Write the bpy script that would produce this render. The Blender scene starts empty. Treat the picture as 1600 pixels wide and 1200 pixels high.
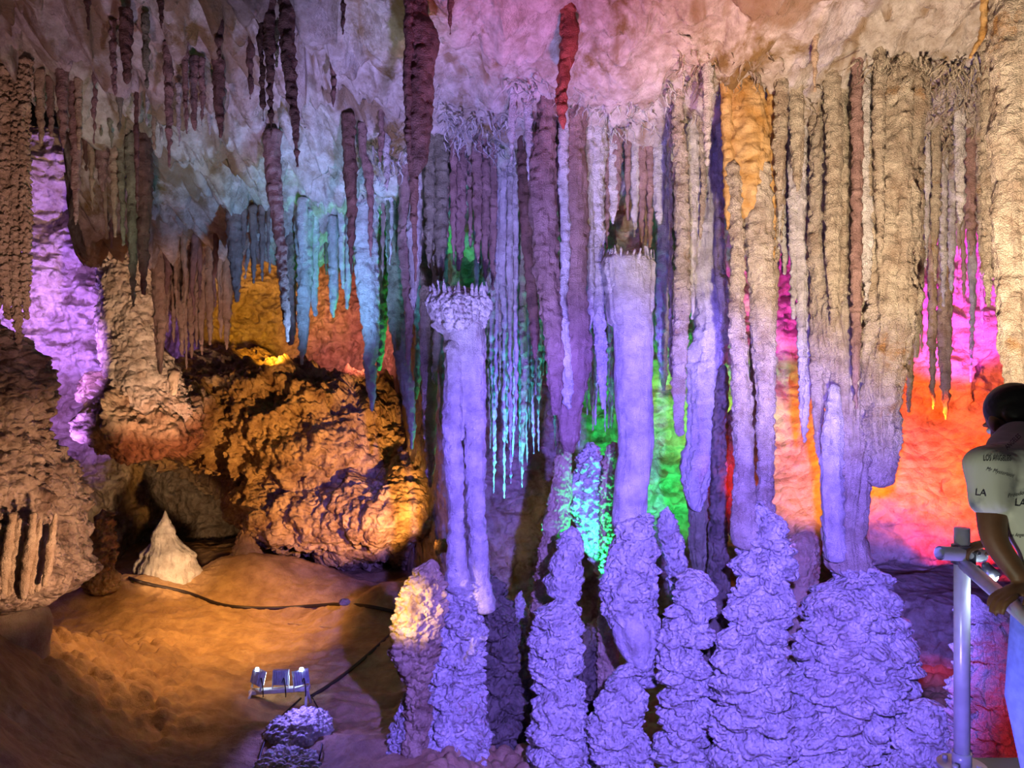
import bpy, bmesh, math, random
import numpy as np
from mathutils import Vector, Matrix, Euler

random.seed(7)
rng = np.random.default_rng(11)
S = bpy.context.scene
C = S.collection
H = 1.45            # eye height above the visitors' platform (z = 0)
F = 1200.0          # focal length in pixels of the 1600 px frame

# ------------------------------------------------------------------ camera
cam_d = bpy.data.cameras.new('camera'); cam_d.sensor_width = 36; cam_d.lens = 36 * F / 1600
cam_d.clip_end = 200
cam = bpy.data.objects.new('camera', cam_d); C.objects.link(cam)
cam.location = (0, 0, H); cam.rotation_euler = (math.pi / 2, 0, 0)
S.camera = cam
S.view_settings.view_transform = 'Standard'; S.view_settings.look = 'None'
S.view_settings.exposure = 0.0; S.view_settings.gamma = 1; S.view_settings.use_curve_mapping = False
S.cycles.max_bounces = 4; S.cycles.diffuse_bounces = 2; S.cycles.glossy_bounces = 2
S.cycles.sample_clamp_indirect = 4

W = bpy.data.worlds.new('cave_dark'); S.world = W; W.use_nodes = True
bg = W.node_tree.nodes['Background']; bg.inputs[0].default_value = (0.62, 0.5, 0.62, 1); bg.inputs[1].default_value = 0.03

def P(px, py, Y):
    return Vector(((px - 800) / F * Y, Y, H + (600 - py) / F * Y))

def spot(name, px, py, Y, tx, ty, tY, col, power, deg, blend=0.6, rad=0.08):
    l = bpy.data.lights.new(name, 'SPOT'); l.color = col; l.energy = power
    l.spot_size = math.radians(deg); l.spot_blend = blend; l.shadow_soft_size = rad
    o = bpy.data.objects.new(name, l); C.objects.link(o)
    a = P(px, py, Y); b = P(tx, ty, tY); o.location = a
    o.rotation_euler = (b - a).to_track_quat('-Z', 'Y').to_euler()
    return o
VIOLET = (0.24, 0.17, 1.0)
#     name              from (px,py,Y)        to (px,py,Y)        colour              W   cone
LIGHTS = [
 ('violet_flood', 1400, 600, 2.2,  1015, 920, 8.6, (.21, .14, 1.0), 6000, 62, .5),
 ('violet_flood_right', 760, 1400, 2.6,  1130, 1040, 8.6, VIOLET, 240, 50, .6),
 ('violet_mid',         1000, 1100, 4.0,   900, 500, 9.6, (0.22, .17, 1.0),      820, 62, .8),
 ('cream_right', 1480, 1180, 3.4,  1330, 240, 9.0, (1.0, .78, .52), 2100, 62, .8),
 ('cream_ceiling',      1500, 900, 4.5,   1430,  60, 8.0, (1.0, .64, .50),       800, 78, .9),
 ('pink_ceiling', 960, 900, 5.0,    960, -60, 7.0, (1.0, .20, .42), 950, 54, .9),
 ('lavender_ceiling', 760, 1050, 5.0,   730, 210, 9.2, (.40, .34, 1.0), 2100, 56, .9),
 ('lavender_left', 420, 1000, 5.6,  440, 140, 8.7, (.66, .58, 1.0), 520, 50, .9),
 ('mauve_corner',        100, 1000, 5.5,    70, 130, 8.5, (1.0, .50, .56),       300, 62, .9),
 ('cyan_wash', 500, 620, 9.2,    500, 330, 11.0, (.22, .48, 1.0), 460, 84, .9),
 ('teal_left',           215, 520, 8.2,    190, 240, 9.6, (.45, .9, .75),         42, 60, .9),
 ('lime_patch',          400, 420, 9.4,    396, 300, 10.3, (.45, .9, .06),        14, 60, .9),
 ('purple_alcove', 40, 840, 13.0,  85, 420, 16.4, (.36, .17, 1.0), 3600, 48, .6),
 ('purple_alcove_glow',   60, 560, 13.0,    90, 560, 16.5, (.52, .22, 1.0),      900, 80, .8),
 ('blue_hollow', 175, 640, 14.8,  165, 740, 17.5, (.09, .06, 1.0), 150, 76, .7),
 ('tan_cluster', 330, 860, 11.0,  225, 500, 15.0, (1.0, .60, .38), 1500, 42, .7),
 ('orange_alcove',       430, 560, 15.8,   430, 500, 20.5, (1.0, .42, .03),      900, 50, .8),
 ('rose_alcove',         560, 560, 15.8,   560, 530, 20.0, (1.0, .24, .20),      900, 46, .8),
 ('mound_gold', 700, 880, 11.5,  510, 735, 16.0, (1.0, .42, .09), 2300, 46, .6),
 ('mound_red', 330, 860, 12.0,  240, 640, 15.6, (1.0, .28, .12), 420, 30, .7),
 ('floor_gold', 430, 700, 12.6,  380, 960, 13.2, (1.0, .46, .12), 720, 84, .9),
 ('floor_near', 300, 740, 10.4,  240, 1010, 10.9, (1.0, .46, .14), 380, 98, .9),
 ('stalagmite_key', 310, 900, 12.4,  264, 868, 14.7, (1.0, .57, .28), 460, 46, .7),
 ('left_wall_key',       330, 980, 6.6,     50, 800, 8.4, (1.0, .56, .33),       520, 50, .8),
 ('left_wall_top',       150, 700, 6.0,     20, 330, 8.4, (1.0, .66, .46),       170, 46, .8),
 ('popcorn_yellow', 540, 960, 7.7,  650, 950, 8.7, (1.0, .66, .12), 230, 44, .7),
 ('green_back_wall',    1060, 900, 10.8,  1066, 700, 13.6, (.03, 1.0, .22),      900, 66, .6),
 ('lime_back_wall',     1100, 700, 11.6,  1085, 640, 13.6, (.75, 1.0, .08),      170, 60, .8),
 ('green_popcorn', 938, 930, 9.5,  928, 790, 10.1, (.02, 1.0, .30), 300, 70, .6),
 ('green_fringe', 668, 720, 11.3,  622, 470, 11.9, (.02, 1.0, .16), 380, 56, .6),
 ('green_stalactites',   700, 760, 10.9,   660, 640, 10.2, (.02, 1.0, .30),       55, 90, .6),
 ('cyan_fringe',         800, 820, 9.9,    785, 560, 10.8, (.05, .75, 1.0),      260, 60, .7),
 ('green_centre',        850, 830, 10.0,   860, 640, 10.8, (.02, 1.0, .30),      130, 70, .7),
 ('orange_wall', 1420, 640, 9.9,  1430, 700, 12.6, (1.0, .12, .003), 1250, 96, .8),
 ('orange_wall_low', 1270, 700, 10.2,  1260, 740, 12.8, (1.0, .30, .02), 520, 72, .8),
 ('red_wall', 1540, 780, 9.8,  1490, 830, 12.2, (1.0, .012, .0), 1100, 76, .8),
 ('magenta_right',      1500, 700, 10.3,  1495, 460, 12.0, (1.0, .05, .90),     1700, 58, .7),
 ('magenta_gap',        1225, 700, 11.0,  1228, 500, 12.6, (1.0, .04, .60),      900, 48, .7),
 ('red_gap',            1160, 760, 9.1,   1139, 750, 9.6, (1.0, .01, .0),         14, 120, .6),
 ('orange_gap',         1190, 800, 8.75,  1180, 700, 9.2, (1.0, .16, .01),         9, 120, .6),
 ('lime_root',           600, 240, 7.2,    618, 75, 7.5, (.7, .9, .05),           14, 60, .9),
 ('stand_glow',          470, 1050, 9.6,   475, 1130, 9.3, VIOLET,                55, 100, .5),
 ('lamp_on_person', 1050, 1300, 1.5,   1590, 820, 2.4, (.95, 1.0, .75), 30, 60, .7),
 ('violet_on_person', 1380, 1300, 2.3,  1540, 980, 2.8, VIOLET, 42, 96, .7),
 ('violet_rock_right', 1440, 900, 4.4,  1560, 1000, 6.0, VIOLET, 46, 30, .6),
 ('violet_mid_right', 1200, 1000, 4.6,  1335, 640, 8.6, VIOLET, 520, 32, .9),
 ('stand_fill', 440, 980, 9.2,  440, 1075, 10.2, (.35, .3, 1.0), 34, 50, .6),
 ('rose_cluster', 330, 780, 9.6,  300, 480, 12.4, (1.0, .55, .45), 330, 34, .8),
 ('violet_gaps', 1180, 900, 9.9,  1330, 400, 10.4, (.2, .12, 1.0), 420, 84, .6),
 ('red_rail', 1600, 1180, 5.0,  1595, 1130, 5.5, (1.0, .02, .04), 14, 80, .5),
]
for l in LIGHTS: spot(*l)

# ------------------------------------------------------------------ helpers
def tag(o, label=None, cat=None, group=None, kind=None):
    if label: o['label'] = label
    if cat: o['category'] = cat
    if group: o['group'] = group
    if kind: o['kind'] = kind
    return o

def _hash(ix, iy, iz, s):
    h = (ix.astype(np.int64) * 374761393 + iy.astype(np.int64) * 668265263 + iz.astype(np.int64) * 2147483647 + s * 974634777) & 0xFFFFFFFF
    h = ((h ^ (h >> 13)) * 1274126177) & 0xFFFFFFFF
    h = ((h ^ (h >> 16)) * 2246822519) & 0xFFFFFFFF
    return ((h ^ (h >> 15)) & 0xFFFFFF) / float(0xFFFFFF)

def noise(p, seed=0):
    i = np.floor(p); f = p - i; f = f * f * (3 - 2 * f)
    x, y, z = i[:, 0], i[:, 1], i[:, 2]
    r = 0
    for dx in (0, 1):
        wx = f[:, 0] if dx else 1 - f[:, 0]
        for dy in (0, 1):
            wy = f[:, 1] if dy else 1 - f[:, 1]
            for dz in (0, 1):
                wz = f[:, 2] if dz else 1 - f[:, 2]
                r = r + wx * wy * wz * _hash(x + dx, y + dy, z + dz, seed)
    return r * 2 - 1

def fbm(p, octaves=4, seed=0, gain=.5):
    a, r = 1.0, 0
    for k in range(octaves):
        r = r + a * noise(p * 2 ** k + 13.7 * k, seed + k); a *= gain
    return r

def ridged(p, octaves=3, seed=0):
    a, r = 1.0, 0
    for k in range(octaves):
        r = r + a * (1 - 2 * np.abs(noise(p * 2 ** k + 5.1 * k, seed + k))); a *= .5
    return r

def nodules(p, seed=0, r0=.56):
    i = np.floor(p); best = np.full(len(p), 9.0)
    for dx in (-1, 0, 1):
        for dy in (-1, 0, 1):
            for dz in (-1, 0, 1):
                c = i + np.array((dx, dy, dz)); x, y, z = c[:, 0], c[:, 1], c[:, 2]
                q = c + np.stack((_hash(x, y, z, seed), _hash(x, y, z, seed + 1), _hash(x, y, z, seed + 2)), 1)
                best = np.minimum(best, ((q - p) ** 2).sum(1))
    return np.sqrt(np.maximum(0, 1 - best / r0 ** 2))

def sm(x, a, b):
    t = np.clip((x - a) / (b - a), 0, 1); return t * t * (3 - 2 * t)

def mesh_obj(name, verts, faces, m, origin=(0, 0, 0), parent=None, smooth=True):
    me = bpy.data.meshes.new(name)
    v = np.asarray(verts, dtype=np.float32) - np.asarray(origin, dtype=np.float32)
    f = np.asarray(faces, dtype=np.int32)
    k = f.shape[1]
    me.vertices.add(len(v)); me.vertices.foreach_set('co', v.ravel())
    me.loops.add(f.size); me.loops.foreach_set('vertex_index', f.ravel())
    me.polygons.add(len(f)); me.polygons.foreach_set('loop_start', np.arange(0, f.size, k, dtype=np.int32))
    me.polygons.foreach_set('loop_total', np.full(len(f), k, dtype=np.int32))
    me.update(calc_edges=True); me.validate()
    me.polygons.foreach_set('use_smooth', np.full(len(me.polygons), smooth))
    me.materials.append(m)
    o = bpy.data.objects.new(name, me); C.objects.link(o)
    if parent is None: o.location = origin
    else:
        o.parent = parent; o.location = Vector(origin) - parent.location
    return o

def grid_faces(n, m, wrap=False):
    a = np.arange(n * m).reshape(n, m)
    if wrap: a = np.concatenate((a, a[:, :1]), 1)
    return np.stack((a[:-1, :-1].ravel(), a[:-1, 1:].ravel(), a[1:, 1:].ravel(), a[1:, :-1].ravel()), 1)

# ------------------------------------------------------------------ materials
def rock(name, c1, c2, patch=None, pamt=.0, pscale=1.2, rough=.62, kind='grain', bscale=1.0, bump=.5, spec=.35, stain=None):
    m = bpy.data.materials.new(name); m.use_nodes = True
    nt = m.node_tree; N = nt.nodes; L = nt.links
    b = N['Principled BSDF']; b.inputs['Roughness'].default_value = rough
    b.inputs['Specular IOR Level'].default_value = spec
    tc = N.new('ShaderNodeNewGeometry'); src = tc.outputs['Position']
    n1 = N.new('ShaderNodeTexNoise'); n1.inputs['Scale'].default_value = 5 * bscale; n1.inputs['Detail'].default_value = 8
    n1.inputs['Roughness'].default_value = .65; L.new(src, n1.inputs['Vector'])
    r1 = N.new('ShaderNodeValToRGB'); r1.color_ramp.elements[0].position = .36; r1.color_ramp.elements[1].position = .62
    r1.color_ramp.elements[0].color = (*c2, 1); r1.color_ramp.elements[1].color = (*c1, 1)
    L.new(n1.outputs['Fac'], r1.inputs['Fac']); col = r1.outputs['Color']
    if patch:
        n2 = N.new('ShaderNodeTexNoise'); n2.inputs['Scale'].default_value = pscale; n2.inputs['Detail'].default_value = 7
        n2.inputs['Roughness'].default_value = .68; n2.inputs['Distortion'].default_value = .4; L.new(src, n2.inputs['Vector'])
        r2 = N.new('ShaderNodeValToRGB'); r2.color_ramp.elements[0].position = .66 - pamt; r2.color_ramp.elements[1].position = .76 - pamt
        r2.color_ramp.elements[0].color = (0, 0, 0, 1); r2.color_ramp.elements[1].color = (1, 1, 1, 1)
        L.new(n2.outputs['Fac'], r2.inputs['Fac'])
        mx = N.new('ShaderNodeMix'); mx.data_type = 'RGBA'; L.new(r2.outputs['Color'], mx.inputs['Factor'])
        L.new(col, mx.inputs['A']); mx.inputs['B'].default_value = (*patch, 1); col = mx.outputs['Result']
    if stain:
        at = N.new('ShaderNodeAttribute'); at.attribute_name = 'stain'; m2 = N.new('ShaderNodeMix'); m2.data_type = 'RGBA'
        L.new(at.outputs['Fac'], m2.inputs['Factor']); L.new(col, m2.inputs['A']); m2.inputs['B'].default_value = (*stain, 1); col = m2.outputs['Result']
    L.new(col, b.inputs['Base Color'])
    n3 = N.new('ShaderNodeTexNoise'); n3.inputs['Scale'].default_value = 22 * bscale; n3.inputs['Detail'].default_value = 6
    n3.inputs['Roughness'].default_value = .7; L.new(src, n3.inputs['Vector'])
    bp = N.new('ShaderNodeBump'); bp.inputs['Strength'].default_value = bump; bp.inputs['Distance'].default_value = .05
    L.new(n3.outputs['Fac'], bp.inputs['Height']); out = bp
    if kind in ('nodule', 'scallop', 'rings'):
        if kind == 'rings':
            v = N.new('ShaderNodeTexWave'); v.bands_direction = 'Z'; v.inputs['Scale'].default_value = 9 * bscale
            v.inputs['Distortion'].default_value = 14; v.inputs['Detail'].default_value = 4; v.inputs['Detail Scale'].default_value = 3.5
            h = v.outputs['Fac']; dist = .009
        else:
            v = N.new('ShaderNodeTexVoronoi'); v.inputs['Scale'].default_value = (15 if kind == 'nodule' else 7) * bscale
            iv = N.new('ShaderNodeMath'); iv.operation = 'SUBTRACT'; iv.inputs[0].default_value = 1; L.new(v.outputs['Distance'], iv.inputs[1])
            h = iv.outputs[0]; dist = .05 if kind == 'nodule' else .07
        L.new(src, v.inputs['Vector'])
        b2 = N.new('ShaderNodeBump'); b2.inputs['Strength'].default_value = min(1, bump * 1.4); b2.inputs['Distance'].default_value = dist
        L.new(h, b2.inputs['Height']); L.new(bp.outputs['Normal'], b2.inputs['Normal']); out = b2
    if kind == 'rings':
        mp = N.new('ShaderNodeMapping'); mp.inputs['Scale'].default_value = (11, 11, 1.3); L.new(src, mp.inputs['Vector'])
        n4 = N.new('ShaderNodeTexNoise'); n4.inputs['Scale'].default_value = 1; n4.inputs['Detail'].default_value = 6; L.new(mp.outputs['Vector'], n4.inputs['Vector'])
        b3 = N.new('ShaderNodeBump'); b3.inputs['Strength'].default_value = .6; b3.inputs['Distance'].default_value = .06
        L.new(n4.outputs['Fac'], b3.inputs['Height']); L.new(out.outputs['Normal'], b3.inputs['Normal']); out = b3
    L.new(out.outputs['Normal'], b.inputs['Normal'])
    return m

M = {
 'ceiling': rock('ceiling_limestone', (.74, .68, .62), (.40, .32, .25), (.26, .17, .06), .10, 1.1, kind='grain', bscale=1.1, bump=1.0, stain=(.30, .19, .09)),
 'white':   rock('white_calcite', (.84, .81, .78), (.50, .46, .43), kind='rings', bump=.6),
 'knobby':  rock('knobbly_white_calcite', (.88, .85, .82), (.50, .46, .43), (.16, .11, .09), .03, 3.2, kind='nodule', bscale=1.2, bump=.8),  # dark patches are mud and also painted shade of the ledge gaps
 'brown':   rock('shaded_brown_calcite', (.24, .13, .10), (.12, .065, .05), kind='rings', bump=.4),  # dark brown puts the weak light on the near stalactites into their colour
 'mauve':   rock('mauve_brown_calcite', (.42, .27, .24), (.25, .15, .13), kind='rings', bump=.5),
 'tan':     rock('tan_calcite', (.62, .48, .34), (.42, .29, .19), kind='rings', bump=.5),
 'cream':   rock('cream_calcite', (.74, .65, .50), (.44, .34, .24), (.45, .24, .08), .06, 1.5, kind='rings', bump=.8),
 'ochre':   rock('ochre_calcite', (.70, .46, .20), (.50, .26, .06), (.36, .16, .02), .08, 2.2, kind='grain', bump=.7),
 'wall':    rock('cave_wall_limestone', (.68, .60, .50), (.38, .29, .21), (.20, .12, .07), .08, 1.0, kind='scallop', bscale=.8, bump=.9),
 'popcorn': rock('popcorn_rock', (.58, .44, .28), (.20, .12, .07), kind='nodule', bscale=.6, bump=1.0),
 'pillar':  rock('pinkish_cave_coral', (.62, .47, .36), (.22, .14, .10), kind='nodule', bscale=.75, bump=1.0),
 'mud':     rock('cave_mud', (.50, .33, .17), (.30, .18, .09), (.62, .46, .30), .06, .8, rough=.5, kind='grain', bscale=.7, bump=.7, spec=.5),
 'dark':    rock('dark_unlit_rock', (.20, .17, .13), (.09, .075, .06), kind='nodule', bscale=.9, bump=.6),  # missing light on the rear columns is put into this darker colour
 'green':   rock('olive_calcite', (.34, .33, .22), (.18, .17, .11), kind='rings', bump=.5),
}
def plain(name, col, rough=.5, metal=0, emit=None, estr=0, noise_s=None):
    m = bpy.data.materials.new(name); m.use_nodes = True; nt = m.node_tree; b = nt.nodes['Principled BSDF']
    b.inputs['Base Color'].default_value = (*col, 1); b.inputs['Roughness'].default_value = rough; b.inputs['Metallic'].default_value = metal
    if noise_s:
        g = nt.nodes.new('ShaderNodeTexCoord'); n = nt.nodes.new('ShaderNodeTexNoise'); n.inputs['Scale'].default_value = noise_s; n.inputs['Detail'].default_value = 5
        nt.links.new(g.outputs['Object'], n.inputs['Vector'])
        r = nt.nodes.new('ShaderNodeValToRGB'); r.color_ramp.elements[0].position = .35; r.color_ramp.elements[1].position = .65
        r.color_ramp.elements[0].color = (*[c * .72 for c in col], 1); r.color_ramp.elements[1].color = (*col, 1)
        nt.links.new(n.outputs['Fac'], r.inputs['Fac']); nt.links.new(r.outputs['Color'], b.inputs['Base Color'])
        bp = nt.nodes.new('ShaderNodeBump'); bp.inputs['Strength'].default_value = .2; bp.inputs['Distance'].default_value = .01
        nt.links.new(n.outputs['Fac'], bp.inputs['Height']); nt.links.new(bp.outputs['Normal'], b.inputs['Normal'])
    if emit: b.inputs['Emission Color'].default_value = (*emit, 1); b.inputs['Emission Strength'].default_value = estr
    return m

# ------------------------------------------------------------------ ceiling shape
CY = np.array([3, 5, 7, 8, 9, 10.2, 12, 13, 15, 18, 24.]); CZ = np.array([3.9, 3.9, 3.5, 3.25, 3.0, 2.55, 2.0, 2.0, 3.6, 4.6, 4.6])
def ceil0(x, y):
    c = np.interp(y, CY, CZ)
    s = x / np.maximum(y, .1)
    c = c + (1 - sm(s, -.585, -.560)) * sm(y, 9.2, 10.2) * 3.0         # the tall purple recess far left
    return c + H
def ceil_depth(px, py):
    lo, hi = 5.0, 12.5
    for _ in range(40):
        mid = (lo + hi) / 2; z = float(ceil0(np.array([(px - 800) / F * mid]), np.array([mid]))[0]) - H
        if 600 - F * z / mid < py: lo = mid
        else: hi = mid
    return (lo + hi) / 2

def build_ceiling():
    xs = np.linspace(-15, 10, 1150); t = np.linspace(0, 1, 620); ys = 3.0 + 21 * t ** 1.5
    X, Y = np.meshgrid(xs, ys); x, y = X.ravel(), Y.ravel(); z = ceil0(x, y)
    p = np.stack((x, y, z), 1)
    d = .34 * fbm(p * .55, 3, 3) + .12 * ridged(p * np.array((1.7, 1.2, 1)), 4, 8) + .06 * ridged(p * 4.5, 4, 18) - .10 * nodules(p * np.array((2.6, 1.7, 2)) + .5 * fbm(p * 2, 2, 70)[:, None], 5, .5)
    left = 1 - sm(x / np.maximum(y, 1), -.22, -.12)
    d = d + left * (.26 * ridged(p * np.array((3.2, .9, 1)), 3, 31))
    hs = .16 * fbm(p * 1.6 + 40, 3, 77)
    z = z + d; y2 = y - .6 * d + hs; x2 = x + .12 * fbm(p * 2.1 + 9, 3, 50)
    o = mesh_obj('ceiling', np.stack((x2, y2, z), 1), grid_faces(len(ys), len(xs)), M['ceiling'])
    st = fbm(p * np.array((2.6, 1.5, 1)) + 4, 5, 131, .62) + .42 * (1 - sm(x, -4.6, -1.2)) - .42
    for sx, sy, r in ((-1.25, 7.35, .42), (-1.6, 7.9, .35), (-2.3, 9.2, .45), (-3.1, 7.4, .4), (-4.6, 7.6, .7), (-3.9, 10.4, .6), (-.2, 8.6, .35)):
        st = st + .75 * np.exp(-((x - sx) ** 2 + (y - sy) ** 2) / r ** 2)
    a = o.data.attributes.new('stain', 'FLOAT', 'POINT'); a.data.foreach_set('value', np.clip(sm(st, .1, .45) * .8, 0, 1).astype(np.float32))
    tag(o, 'pale pitted limestone cave ceiling lit pink, lavender and cream', 'ceiling', kind='structure')
build_ceiling()

# ------------------------------------------------------------------ back wall: a plan line with vertical relief
def build_wall():
    plan = np.array([(-17, 8), (-14.5, 14), (-11, 16.4), (-9.2, 17), (-8.4, 20), (-6, 21.5), (-3.2, 20.5), (-2.2, 16), (-1.2, 14.2), (1, 14), (3.2, 13.8), (5.5, 13), (8.3, 12), (10, 9), (10.5, 3.2)])
    seg = np.r_[0, np.cumsum(np.hypot(*np.diff(plan, axis=0).T))]
    u = np.linspace(0, seg[-1], 1200); px = np.interp(u, seg, plan[:, 0]); py = np.interp(u, seg, plan[:, 1])
    k = np.hanning(41); k /= k.sum()
    px = np.convolve(np.pad(px, 20, 'edge'), k, 'valid'); py = np.convolve(np.pad(py, 20, 'edge'), k, 'valid')
    zs = np.linspace(-5.2, 5.4, 480)
    PX, Z = np.meshgrid(px, zs); PY, _ = np.meshgrid(py, zs)
    x, y, z = PX.ravel(), PY.ravel(), Z.ravel()
    right = sm(x, 3.2, 4.4)
    # the right-hand wall swells forward into a sandy slope and then undercuts
    zn = z + .45 * fbm(np.stack((x * .8, y * 0, z * .8), 1), 3, 201)
    fwd = right * (1.9 * sm(-zn, .2, 2.6) - 2.2 * sm(-zn, 2.5, 3.9))
    y = y - fwd
    p = np.stack((x, y, z), 1)
    soft = 1 - .72 * right * sm(-z, -.2, .6)
    d = soft * (.42 * fbm(p * .6 + 3, 3, 61) + .2 * ridged(p * np.array((1.3, 1.3, 1.6)), 4, 66)) + .05 * ridged(p * 3.4, 3, 81) + soft * .05 * nodules(p * 4.5, 9)
    y = y - d; x = x + .3 * d
    o = mesh_obj('wall_back', np.stack((x, y, z + H), 1), grid_faces(len(zs), len(px)), M['wall'])
    tag(o, 'rough limestone wall at the back of the cave lit purple, orange, green and red', 'cave wall', kind='structure')
build_wall()

def floor0(x, y):
    px = 800 + F * x / np.maximum(y, .5)
    z = np.full_like(x, -4.25)
    z = z - .5 * sm(px, 640, 800)
    z = z + 1.6 * sm(-px, -330, 130) * (1 - sm(y, 9.5, 12.5))               # cobbled slope against the left wall
    z = z + .25 * sm(y, 12.2, 14.5)
    for gx, gy, gh, gw, gd in ((-4.8, 15.2, .62, 1.5, .8), (-2.3, 13.6, .42, 1.0, .6), (-.1, 13, .5, .7, .6), (-7.6, 14.0, .3, 1.0, .7)):
        z = z + gh * np.exp(-((x - gx) / gw) ** 2 - ((y - gy) / gd) ** 2)
    return z
def build_floor():
    xs = np.linspace(-16, 11, 1000); ys = 1 + 22 * np.linspace(0, 1, 640) ** 1.1
    X, Y = np.meshgrid(xs, ys); x, y = X.ravel(), Y.ravel(); z = floor0(x, y)
    p = np.stack((x, y, z), 1)
    px = 800 + F * x / np.maximum(y, .5)
    cob = (1 - sm(np.abs(px - 170), 60, 200)) * (1 - sm(np.abs(y - 10.6), 1.2, 2.4))
    d = .22 * fbm(p * .5, 3, 91) + .06 * ridged(p * np.array((1.0, 2.2, 1)), 4, 93) + .012 * ridged(p * 8, 2, 95)
    d = d + cob * (.10 * nodules(p * 5.2, 21) + .09 * nodules(p * 2.6, 25)) + sm(px, 640, 700) * .10 * nodules(p * 5, 29)
    o = mesh_obj('floor', np.stack((x, y, z + d + H), 1), grid_faces(len(ys), len(xs)), M['mud'])
    tag(o, 'muddy ochre cave floor with pebbly patches', 'cave floor', kind='structure')
build_floor()
def ground(x, y): return float(floor0(np.array([x]), np.array([y]))[0]) + H

# ------------------------------------------------------------------ formations
SEED = [100]
def formation(name, rows, Y, m, label=None, cat='stalactite', group=None, style='stalactite', parent=None, ceil=None,
              foot=None, res=2.6, squash=.9, popcorn=0, rough=1.0, shelf=0, flute=0, seed=None):
    """rows: (py, centre px, width px) read at distance Y; grows one closed solid of revolution-like rock."""
    SEED[0] += 7; sd = seed or SEED[0]
    rows = sorted(rows)
    if Y is None: Y = ceil_depth(rows[0][1], rows[0][0])
    if popcorn >= .02: res = min(res, 1.5)
    k = Y / F
    rz = [H + (600 - r[0]) * k for r in rows]; rx = [(r[1] - 800) * k for r in rows]; rr = [r[2] * k / 2 for r in rows]
    if ceil is None: ceil = style == 'stalactite'
    if ceil:
        top = float(ceil0(np.array([rx[0]]), np.array([Y]))[0]) + .38
        if top > rz[0] + .02:
            rz.insert(0, top); rx.insert(0, rx[0]); rr.insert(0, rr[0] * 1.15)
    if foot:
        b = ground(rx[-1], Y) - .3
        if b < rz[-1] - .02: rz.append(b); rx.append(rx[-1]); rr.append(rr[-1] * 1.08)
    rz, rx, rr = map(np.array, (rz, rx, rr))
    L = rz[0] - rz[-1]; step = res * k
    n = int(np.clip(L / step, 14, 760)); s = np.linspace(0, 1, n)
    if style == 'stalactite': s = 1 - (1 - s) ** 1.15
    zz = rz[0] - L * s
    R = np.interp(-zz, -rz, rr); XC = np.interp(-zz, -rz, rx)
    kk = max(3, int(n * .035)) | 1; w = np.hanning(kk + 2)[1:-1]; w /= w.sum()
    Rs = np.convolve(np.pad(R, kk // 2, 'edge'), w, 'valid'); XC = np.convolve(np.pad(XC, kk // 2, 'edge'), w, 'valid')
    R = np.where(s < .97, Rs, np.minimum(R, Rs))
    # round both ends off
    e0 = np.clip((rz[0] - zz) / (R.max() * .6 + 1e-6), 0, 1)
    tipr = max(R[-1], .004)
    e1 = np.clip((zz - rz[-1]) / (tipr * .8 + 1e-6), 0, 1)
    R = R * np.sqrt(1 - (1 - e0) ** 2 * .999) * np.sqrt(1 - (1 - e1) ** 2 * .998)
    nth = int(np.clip(2 * math.pi * R.max() / step, 14, 620))
    th = np.linspace(0, 2 * math.pi, nth, endpoint=False)
    ZZ, TH = np.meshgrid(zz, th, indexing='ij'); RR = np.repeat(R[:, None], nth, 1); XX = np.repeat(XC[:, None], nth, 1)
    zf, tf, rf, xf = ZZ.ravel(), TH.ravel(), RR.ravel(), XX.ravel()
    cx, cy = np.cos(tf), np.sin(tf)
    base = np.stack((xf + rf * cx, Y + rf * cy * squash, zf), 1)
    mean = max(R.mean(), .01)
    q = np.stack((cx * 1.6, cy * 1.6, zf * .9 / max(.25, mean * 2)), 1) + sd
    mul = 1 + rough * (.13 * fbm(q, 2, sd))
    if flute: mul = mul + flute * ridged(np.stack((cx * flute_n(mean), cy * flute_n(mean), zf * .35), 1) + sd, 2, sd + 3)
    droop = 0
    d = rough * (.016 + .05 * mean) * fbm(base * (3.2 / max(.18, mean * 1.6)), 3, sd + 1)
    d = d + rough * .006 * ridged(base * np.array((9, 9, 26)), 2, sd + 5)
    if shelf:
        ph = zf * shelf_f(mean) + 1.3 * fbm(base * 1.7, 3, sd + 9)
        fr = ph - np.floor(ph)
        big = nodules(base * np.array((3.3, 3.3, 6.4)) + .45 * fbm(base * 2.4, 2, sd + 51)[:, None], sd + 60, .72)
        d = d + shelf * (1.75 * (big - .55) + .8 * ((1 - fr) ** 1.1 * np.clip(fr / .2, 0, 1) - .42)); droop = shelf * 1.0 * big
    if popcorn:
        cl = .55 + .6 * sm(fbm(base * 2.3 + 7, 2, sd + 15), -.5, .4)
        d = d + 1.1 * popcorn * cl * (nodules(base * (1.15 / max(popcorn, .012) * .40), sd) + .5 * nodules(base * (1.15 / max(popcorn, .012) * .8), sd + 4) - .75)
    damp = np.clip(rf / (mean * .45 + 1e-6), 0, 1)
    r2 = rf * mul + d * damp
    r2 = np.maximum(r2, rf * .25)
    wob = .25 * mean * damp * fbm(np.stack((zf * 1.3, zf * 0, zf * 0), 1) + sd, 2, sd + 2)
    v = np.stack((xf + wob + r2 * cx, Y + r2 * cy * squash, zf + .25 * d - droop), 1)
    org = (float(XC[0]), Y, float(rz[0])) if style == 'stalactite' and not foot else (float(XC[-1]), Y, float(rz[-1]))
    o = mesh_obj(name, v, grid_faces(n, nth, True)[:, ::-1], m, origin=org, parent=parent)
    if parent is None and label: tag(o, label, cat, group, 'thing')
    return o
def flute_n(mean): return float(np.clip(2.2 + mean * 6, 2.4, 5))
def shelf_f(mean): return 3.4

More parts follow.
